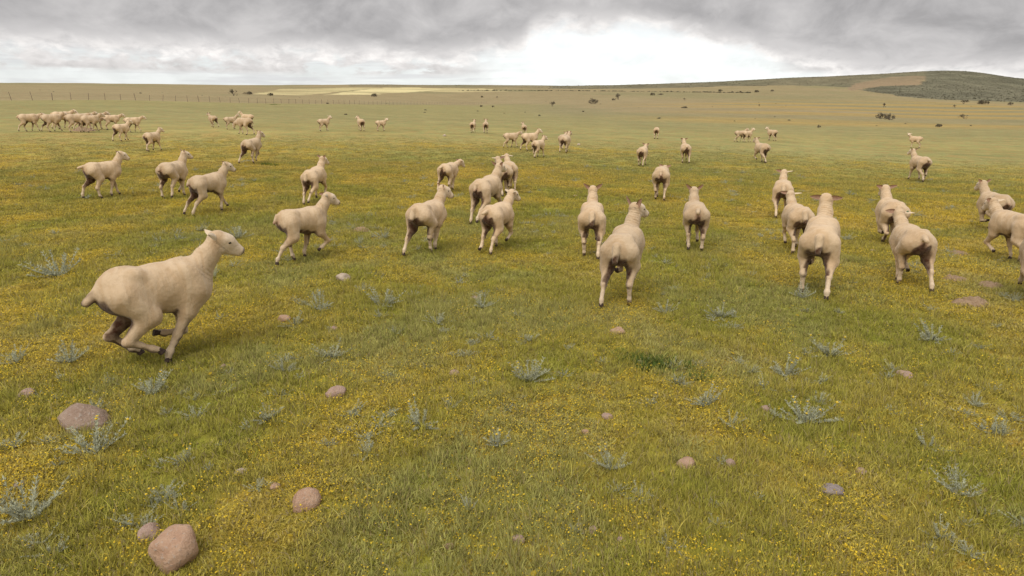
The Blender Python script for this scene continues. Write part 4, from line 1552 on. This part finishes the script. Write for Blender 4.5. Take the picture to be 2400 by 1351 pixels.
# ------------------------------------------------------------------ shrubs of the background
def shrub_meshes(seed, tree=False, leafy=0.5):
    """unit-wide leafless shrub: forking twigs plus a haze of tiny leaves"""
    rs = np.random.default_rng(seed)
    V, F = [], []
    LV, LF = [], []

    def tube(a, b, r1, r2):
        d = unit(b - a)
        s = unit(np.cross(d, (0.31, .52, .79)))
        t = np.cross(d, s)
        k0 = len(V)
        for q, r in ((a, r1), (b, r2)):
            for e in range(3):
                an = e * 2.094
                V.append(tuple(q + (s * math.cos(an) + t * math.sin(an)) * r))
        for e in range(3):
            F.append((k0 + e, k0 + (e + 1) % 3, k0 + 3 + (e + 1) % 3, k0 + 3 + e))

    def grow(p, d, L, r, lev):
        b = p + d * L
        tube(p, b, r, r * .65)
        if lev == 0:
            for _ in range(int(3 + leafy * 8)):
                c = b - d * L * rs.uniform(0, .9) + rs.normal(size=3) * .03
                s = rs.normal(size=3) * .016
                t = rs.normal(size=3) * .016
                k0 = len(LV)
                LV.extend([tuple(c - s), tuple(c + t), tuple(c + s), tuple(c - t)])
                LF.append((k0, k0 + 1, k0 + 2, k0 + 3))
            return
        for _ in range(int(rs.integers(2, 5))):
            nd = unit(d + rs.normal(size=3) * .55 + np.array([0, 0, .12]))
            grow(p + d * L * rs.uniform(.55, 1), nd, L * rs.uniform(.6, .85), r * .6, lev - 1)
    if tree:
        for _ in range(3):
            grow(np.array([0., 0, -.03]), unit(np.array([rs.normal() * .35, rs.normal() * .35, 1.0])), .30, .022, 3)
    else:
        for _ in range(11):
            a = rs.uniform(0, 6.28)
            grow(np.array([math.cos(a) * .06, math.sin(a) * .06, -.03]), unit(np.array([math.cos(a) * rs.uniform(.3, 1.3), math.sin(a) * rs.uniform(.3, 1.3), .75])), .22, .014, 2)
    V = np.array(V)
    LV = np.array(LV)
    ext = max(V[:, 0].max() - V[:, 0].min(), V[:, 1].max() - V[:, 1].min())
    V[:, :2] /= ext
    LV[:, :2] /= ext
    zt = V[:, 2].max()
    V[:, 2] /= zt
    LV[:, 2] /= zt
    tw = new_mesh('twigs', V, F)
    tw.materials.append(M_TWIG)
    lm = new_mesh('leaves', LV, LF, False)
    lm.materials.append(M_LEAFSCRUB)
    return tw, lm


SV = [shrub_meshes(600, True, .2), shrub_meshes(601, False, .6), shrub_meshes(602, False, 1.0), shrub_meshes(603, True, .5), shrub_meshes(604, False, .3)]
SHRUBS = [
    (548, 225, 18, 14, 0, 'bare little tree on the slope beyond the fence, far left of the middle'),
    (580, 222, 20, 7, 1, 'low brown shrub just right of the bare little tree beyond the fence'),
    (634, 225, 14, 6, 2, 'low dark shrub at the near end of the pale field\'s edge'),
    (876, 227, 14, 7, 2, 'rounded shrub below the bright pale field'),
    (1294, 250, 15, 12, 3, 'bushy shrub left of the larger one in the middle background'),
    (1390, 244, 24, 13, 4, 'larger round brown shrub in the middle background'),
    (1449, 234, 20, 14, 0, 'open spreading little tree right of the larger round shrub'),
    (1438, 236, 9, 6, 1, 'small shrub at the foot of the open spreading little tree'),
    (1530, 224, 11, 6, 2, 'dark shrub on the slope right of the open spreading tree'),
    (1548, 223, 14, 4, 1, 'flat shrub beside the dark one on the slope'),
    (1603, 254, 14, 4, 2, 'very low dark shrub on the right middle pasture'),
    (1604, 236, 7, 6, 0, 'tiny bare tree on the right slope'),
    (2067, 279, 26, 13, 4, 'left half of the pair of round shrubs in the ochre band'),
    (2087, 282, 20, 14, 1, 'right half of the pair of round shrubs in the ochre band'),
    (2259, 279, 16, 9, 0, 'fan-shaped shrub alone on the right of the paired round shrubs'),
    (2071, 252, 10, 9, 0, 'small bare tree above the paired round shrubs'),
    (2200, 298, 14, 6, 2, 'low shrub in the greener pasture on the right'),
    (1920, 300, 8, 7, 1, 'little shrub on the right beyond the far sheep facing us'),
    (2258, 244, 16, 8, 3, 'shrub at the foot of the dark hill, left of the darker one'),
    (2306, 245, 20, 8, 2, 'dark shrub at the foot of the hill near the right edge'),
    (2368, 247, 10, 7, 1, 'last shrub at the foot of the hill by the right edge'),
    (2238, 253, 7, 6, 0, 'tiny bare tree before the shrubs at the hill foot'),
    (1688, 215, 10, 5, 2, 'shrub on the far slope below the ridge, leftmost of the scattered row'),
    (1774, 217, 10, 5, 2, 'shrub on the far slope, middle of the scattered row'),
    (1810, 215, 8, 5, 1, 'shrub on the far slope, right of the scattered row'),
    (1735, 218, 6, 4, 2, 'tiny shrub on the far slope between the row\'s left and middle'),
    (1779, 250, 6, 5, 0, 'tiny dark shrub on the ochre banded slope'),
    (1130, 229, 6, 4, 2, 'small shrub on the brown slope in the middle background, left of two'),
    (1165, 231, 6, 5, 0, 'small bare tree on the brown slope in the middle background, right of two'),
    (810, 270, 8, 3, 2, 'small dark tuft on the green pasture between the far standing sheep'),
    (768, 244, 7, 3, 2, 'dark low shrub at the fence line'),
    (1128, 251, 7, 4, 2, 'dark shrub at the far end of the fence, left of two'),
    (1156, 252, 7, 5, 1, 'pale shrub at the far end of the fence, right of two'),
    (1367, 263, 6, 3, 2, 'dark spot-like shrub below the larger round brown shrub'),
]
for i, (px, py, w, h, k, lab) in enumerate(SHRUBS):
    p = ground_at(px, py)
    d = p.length
    root = bpy.data.objects.new('shrub', None)
    COL.objects.link(root)
    root.location = p
    root.rotation_euler = (0, 0, i * 1.7)
    sw, shh = w / LENS_F * d, h / LENS_F * d
    root.scale = (sw, sw, shh)
    root['label'] = lab
    root['category'] = 'tree' if 'tree' in lab.split(',')[0].split(' of ')[0] and k in (0, 3) else 'shrub'
    root['group'] = 'shrubs and little trees in the background'
    link('twigs', SV[k][0], root)
    link('leaves', SV[k][1], root)


# ------------------------------------------------------------------ uncountable vegetation: grass, flowers, scrub
def scatter(name, pts, rot, scl, idx, tint, meshes, label, category):
    me = bpy.data.meshes.new(name)
    me.vertices.add(len(pts))
    me.vertices.foreach_set('co', np.asarray(pts, np.float32).ravel())
    set_attr(me, 'rot', np.asarray(rot, np.float32), 'FLOAT_VECTOR')
    set_attr(me, 'scl', np.asarray(scl, np.float32), 'FLOAT_VECTOR')
    set_attr(me, 'pick', np.asarray(idx, np.int32), 'INT')
    set_attr(me, 'tint_in', np.concatenate([tint, np.ones((len(tint), 1))], 1).astype(np.float32), 'FLOAT_COLOR')
    o = link(name, me, kind='stuff', label=label, category=category)
    coll = bpy.data.collections.new(name + '_kinds')
    for k, m in enumerate(meshes):
        q = bpy.data.objects.new('%s_kind_%02d' % (name, k), m)
        coll.objects.link(q)
    ng = bpy.data.node_groups.new(name, 'GeometryNodeTree')
    ng.interface.new_socket('Geometry', in_out='INPUT', socket_type='NodeSocketGeometry')
    ng.interface.new_socket('Geometry', in_out='OUTPUT', socket_type='NodeSocketGeometry')
    N = ng.nodes
    gi, go = N.new('NodeGroupInput'), N.new('NodeGroupOutput')
    ci = N.new('GeometryNodeCollectionInfo')
    ci.inputs['Collection'].default_value = coll
    ci.inputs['Separate Children'].default_value = True
    ci.inputs['Reset Children'].default_value = True
    ip = N.new('GeometryNodeInstanceOnPoints')
    ip.inputs['Pick Instance'].default_value = True

    def na(nm, ty):
        a = N.new('GeometryNodeInputNamedAttribute')
        a.data_type = ty
        a.inputs['Name'].default_value = nm
        return a.outputs[0]
    L = ng.links
    L.new(gi.outputs[0], ip.inputs['Points'])
    L.new(ci.outputs[0], ip.inputs['Instance'])
    L.new(na('pick', 'INT'), ip.inputs['Instance Index'])
    e2r = N.new('FunctionNodeEulerToRotation')
    L.new(na('rot', 'FLOAT_VECTOR'), e2r.inputs[0])
    L.new(e2r.outputs[0], ip.inputs['Rotation'])
    L.new(na('scl', 'FLOAT_VECTOR'), ip.inputs['Scale'])
    sa = N.new('GeometryNodeStoreNamedAttribute')
    sa.data_type = 'FLOAT_COLOR'
    sa.domain = 'INSTANCE'
    sa.inputs['Name'].default_value = 'tint'
    L.new(ip.outputs[0], sa.inputs['Geometry'])
    L.new(na('tint_in', 'FLOAT_COLOR'), sa.inputs['Value'])
    L.new(sa.outputs[0], go.inputs[0])
    md = o.modifiers.new('scatter', 'NODES')
    md.node_group = ng
    return o


def fan(n, r0, r1, half=R(50)):
    r = np.sqrt(RNG.uniform(r0 ** 2, r1 ** 2, n))
    a = RNG.uniform(-half, half, n)
    return r * np.sin(a), r * np.cos(a)


def build_grass():
    kinds = [blades_mesh('tuft', 46, .075, .022, .058, .0045, 700 + i, .65, 2, M_BLADE, .3) for i in range(4)]
    kinds += [blades_mesh('long_tuft', 22, .05, .045, .105, .0042, 710 + i, .7, 3, M_BLADE, .35) for i in range(3)]
    kinds += [blades_mesh('mat', 70, .10, .010, .030, .008, 720 + i, 1.3, 2, M_BLADE, .3) for i in range(3)]
    X, Y, S = [], [], []
    for r0, r1, dens, s in ((1.3, 4, 430, .95), (4, 8, 300, 1.05), (8, 14, 150, 1.35), (14, 26, 62, 1.75), (26, 48, 20, 2.1)):
        area = R(50) * (r1 * r1 - r0 * r0)
        x, y = fan(int(area * dens), r0, r1)
        X.append(x)
        Y.append(y)
        S.append(np.full(len(x), s))
    x, y, s = map(np.concatenate, (X, Y, S))
    kp = RNG.uniform(0, 1, len(x)) > sstep(30, 48, np.hypot(x, y))
    x, y, s = x[kp], y[kp], s[kp]
    n = len(x)
    z = terrain(x, y)
    p = patch(x, y)
    r = np.hypot(x, y)
    lush = fbm(x * 0.5, y * 0.5, 3, 141)
    u = RNG.uniform(0, 1, n)
    kind = np.where(u < .40, RNG.integers(7, 10, n), np.where(u < .80, RNG.integers(0, 4, n), RNG.integers(4, 7, n)))
    kind = np.where((p > .62) & (u > .5), RNG.integers(7, 10, n), kind)
    kind = np.where((r > 16) & (kind >= 4) & (kind < 7), RNG.integers(0, 4, n), kind)
    h = (1 - .75 * sstep(22, 46, r)) * s ** .35 * RNG.uniform(.65, 1.2, n) * (.75 + .6 * lush) * np.where(p > .6, .85, 1.0) * np.exp(RNG.normal(0, .22, n))
    scl = np.stack([s * RNG.uniform(.8, 1.2, n), s * RNG.uniform(.8, 1.2, n), h], 1)
    rot = np.stack([RNG.normal(0, .08, n), RNG.normal(0, .08, n), RNG.uniform(0, 6.28, n)], 1)
    g1, g2 = np.array([.275, .282, .036]), np.array([.385, .358, .070])
    d1, d2 = np.array([.49, .365, .060]), np.array([.54, .435, .115])
    v1 = RNG.uniform(0, 1, n)[:, None]
    pp = np.clip(p + RNG.normal(0, .14, n), 0, 1)[:, None]
    t = (g1 * (1 - v1) + g2 * v1) * (1 - pp) + (d1 * (1 - v1) + d2 * v1) * pp
    gg = (sstep(.54, .66, fbm(x * 1.1, y * 0.8, 4, 171)) * .45)[:, None]
    t = t * (1 - gg) + (np.array([.35, .355, .140]) * (.85 + .3 * v1)) * gg
    w = sstep(4, 25, r)[:, None]
    lc, _, _ = land_colour(x, y)
    t = t * (1 - w) + lc * 1.45 * w
    scatter('grass', np.stack([x, y, z], 1), rot, scl, kind, t, kinds, 'short green and straw coloured grass covering the pasture', 'grass')


def flower_mesh(seed, n, rad, size):
    rs = np.random.default_rng(seed)
    V, F, T = [], [], []
    for i in range(n):
        a = rs.uniform(0, 6.28)
        r = rad * math.sqrt(rs.uniform(0, 1))
        c = np.array([r * math.cos(a), r * math.sin(a), rs.uniform(.018, .052)])
        q = size * rs.uniform(.7, 1.25)
        nrm = unit(np.array([rs.normal() * .45, rs.normal() * .45, 1]))
        e1 = unit(np.cross(nrm, (0, 1, .2)))
        e2 = np.cross(nrm, e1)
        k0 = len(V)
        V.append(tuple(c + nrm * q * .25))
        for e in range(6):
            an = e * math.pi / 3
            V.append(tuple(c + (e1 * math.cos(an) + e2 * math.sin(an)) * q * (1 if e % 2 == 0 else .8)))
        for e in range(6):
            F.append((k0, k0 + 1 + e, k0 + 1 + (e + 1) % 6))
        T += [rs.uniform(0, 1)] * 7
    me = new_mesh('flowers', V, F, False)
    set_attr(me, 'rnd', np.array(T, np.float32))
    me.materials.append(M_FLOWER)
    return me


def build_flowers():
    kinds = [flower_mesh(800 + i, 24, .12, .0050) for i in range(4)] + [flower_mesh(810, 1, .0, .012), flower_mesh(811, 1, .0, .014)]
    X, Y, S, K = [], [], [], []
    for r0, r1, dens, s in ((1.3, 5, 170, .9), (5, 10, 140, 1.0), (10, 18, 80, 1.3), (18, 36, 26, 1.8)):
        area = R(50) * (r1 * r1 - r0 * r0)
        x, y = fan(int(area * dens), r0, r1)
        p = patch(x, y)
        m2 = fbm(x * 1.6, y * 1.6, 3, 151)
        keep = RNG.uniform(0, 1, len(x)) < np.clip((p - .12) * 1.4, .06, 1) * sstep(.30, .60, m2) * 1.0
        X.append(x[keep])
        Y.append(y[keep])
        S.append(np.full(keep.sum(), s))
        K.append(RNG.integers(0, 4, keep.sum()))
    x, y = fan(260, 1.5, 9)
    X.append(x)
    Y.append(y)
    S.append(np.full(len(x), 1.0))
    K.append(RNG.integers(4, 6, len(x)))
    x, y, s, k = map(np.concatenate, (X, Y, S, K))
    n = len(x)
    z = terrain(x, y)
    scl = np.stack([s, s, np.where(k > 3, 1.2, s ** .4)], 1) * RNG.uniform(.8, 1.2, n)[:, None]
    rot = np.stack([np.zeros(n), np.zeros(n), RNG.uniform(0, 6.28, n)], 1)
    scatter('flower_carpet', np.stack([x, y, z], 1), rot, scl, k, np.ones((n, 3)), kinds, 'tiny yellow flowers spread in drifts through the grass', 'flowers')


def clump_mesh(seed):
    rs = np.random.default_rng(seed)
    V, F = [], []
    for i in range(46):
        a = rs.uniform(0, 6.28)
        e = rs.uniform(0, 1.5)
        r = rs.uniform(.6, 1)
        c = np.array([math.cos(a) * math.cos(e) * .5, math.sin(a) * math.cos(e) * .5, math.sin(e) * .55]) * r
        s, t = rs.normal(size=3) * .13, rs.normal(size=3) * .13
        k0 = len(V)
        V += [tuple(c - s), tuple(c + t), tuple(c + s), tuple(c - t)]
        F.append((k0, k0 + 1, k0 + 2, k0 + 3))
    me = new_mesh('clump', V, F, False)
    set_attr(me, 'rnd', rs.uniform(0, 1, len(V)).astype(np.float32))
    me.materials.append(M_BLADE)
    return me


def build_scrub():
    kinds = [clump_mesh(900 + i) for i in range(4)]
    gx, gy = GROUND_V[:, 0], GROUND_V[:, 1]
    az = np.arctan2(gx, gy)
    r = np.hypot(gx, gy)
    w = SCRUB * ((np.abs(az) < R(44)) & (r > 250) & (r < 1500))
    w = w ** 2.5 * r ** 1.2
    w = w / w.sum()
    pick = RNG.choice(len(gx), 9000, p=w)
    x = gx[pick] + RNG.normal(0, 3.5, len(pick))
    y = gy[pick] + RNG.normal(0, 6.0, len(pick))
    s = RNG.uniform(.5, 1.1, len(x)) * np.where(RNG.uniform(0, 1, len(x)) < .03, 1.9, 1.0)
    # scattered small bushes over the brown slopes
    n2 = 170
    a2 = RNG.uniform(R(-40), R(42), n2)
    r2 = np.exp(RNG.uniform(math.log(130), math.log(900), n2))
    keep = fbm(r2 * np.sin(a2) * .01, r2 * np.cos(a2) * .01, 3, 161) > .46
    x = np.concatenate([x, (r2 * np.sin(a2))[keep]])
    y = np.concatenate([y, (r2 * np.cos(a2))[keep]])
    s = np.concatenate([s, RNG.uniform(.25, .75, keep.sum())])
    # dark hedge-like line of scrub across the middle distance
    hx = np.linspace(1075, 1760, 150)
    hp = [ground_at(px, 216.0 + 3 * math.sin(px * .004)) for px in hx]
    x = np.concatenate([x, np.array([q.x for q in hp]) + RNG.normal(0, 1.0, len(hp))])
    y = np.concatenate([y, np.array([q.y for q in hp]) + RNG.normal(0, 2.0, len(hp))])
    s = np.concatenate([s, RNG.uniform(1.0, 3.2, len(hp))])
    n = len(x)
    z = terrain(x, y)
    scl = np.stack([s * RNG.uniform(.8, 1.4, n), s * RNG.uniform(.8, 1.4, n), s * RNG.uniform(.35, .65, n)], 1)
    rot = np.stack([np.zeros(n), np.zeros(n), RNG.uniform(0, 6.28, n)], 1)
    v = RNG.uniform(0, 1, n)[:, None]
    t = np.array([.135, .134, .098]) * (1 - v) + np.array([.175, .170, .125]) * v
    scatter('scrub', np.stack([x, y, z], 1), rot, scl, RNG.integers(0, 4, n), t, kinds, 'grey green scrub covering the ridge and dotting the far slopes', 'scrub')


def build_silver_cover():
    kinds = [h[0] for h in HERB_VAR]
    X, Y = [], []
    for r0, r1, dens in ((1.6, 6, 11.0), (6, 14, 6.0), (14, 26, 2.0)):
        x, y = fan(int(R(50) * (r1 * r1 - r0 * r0) * dens), r0, r1)
        keep = RNG.uniform(0, 1, len(x)) < sstep(.44, .64, fbm(x * .8, y * .8, 3, 211))
        X.append(x[keep])
        Y.append(y[keep])
    x, y = np.concatenate(X), np.concatenate(Y)
    n = len(x)
    s = RNG.uniform(.06, .17, n) * (1 + .5 * sstep(6, 20, np.hypot(x, y)))
    scl = np.stack([s, s, s * RNG.uniform(.4, .9, n)], 1)
    rot = np.stack([np.zeros(n), np.zeros(n), RNG.uniform(0, 6.28, n)], 1)
    scatter('silver_ground_cover', np.stack([x, y, terrain(x, y)], 1), rot, scl, RNG.integers(0, 6, n), np.ones((n, 3)), kinds, 'small low silvery tufts sprinkled through the grass', 'ground cover')


build_grass()
build_silver_cover()
build_flowers()
build_scrub()
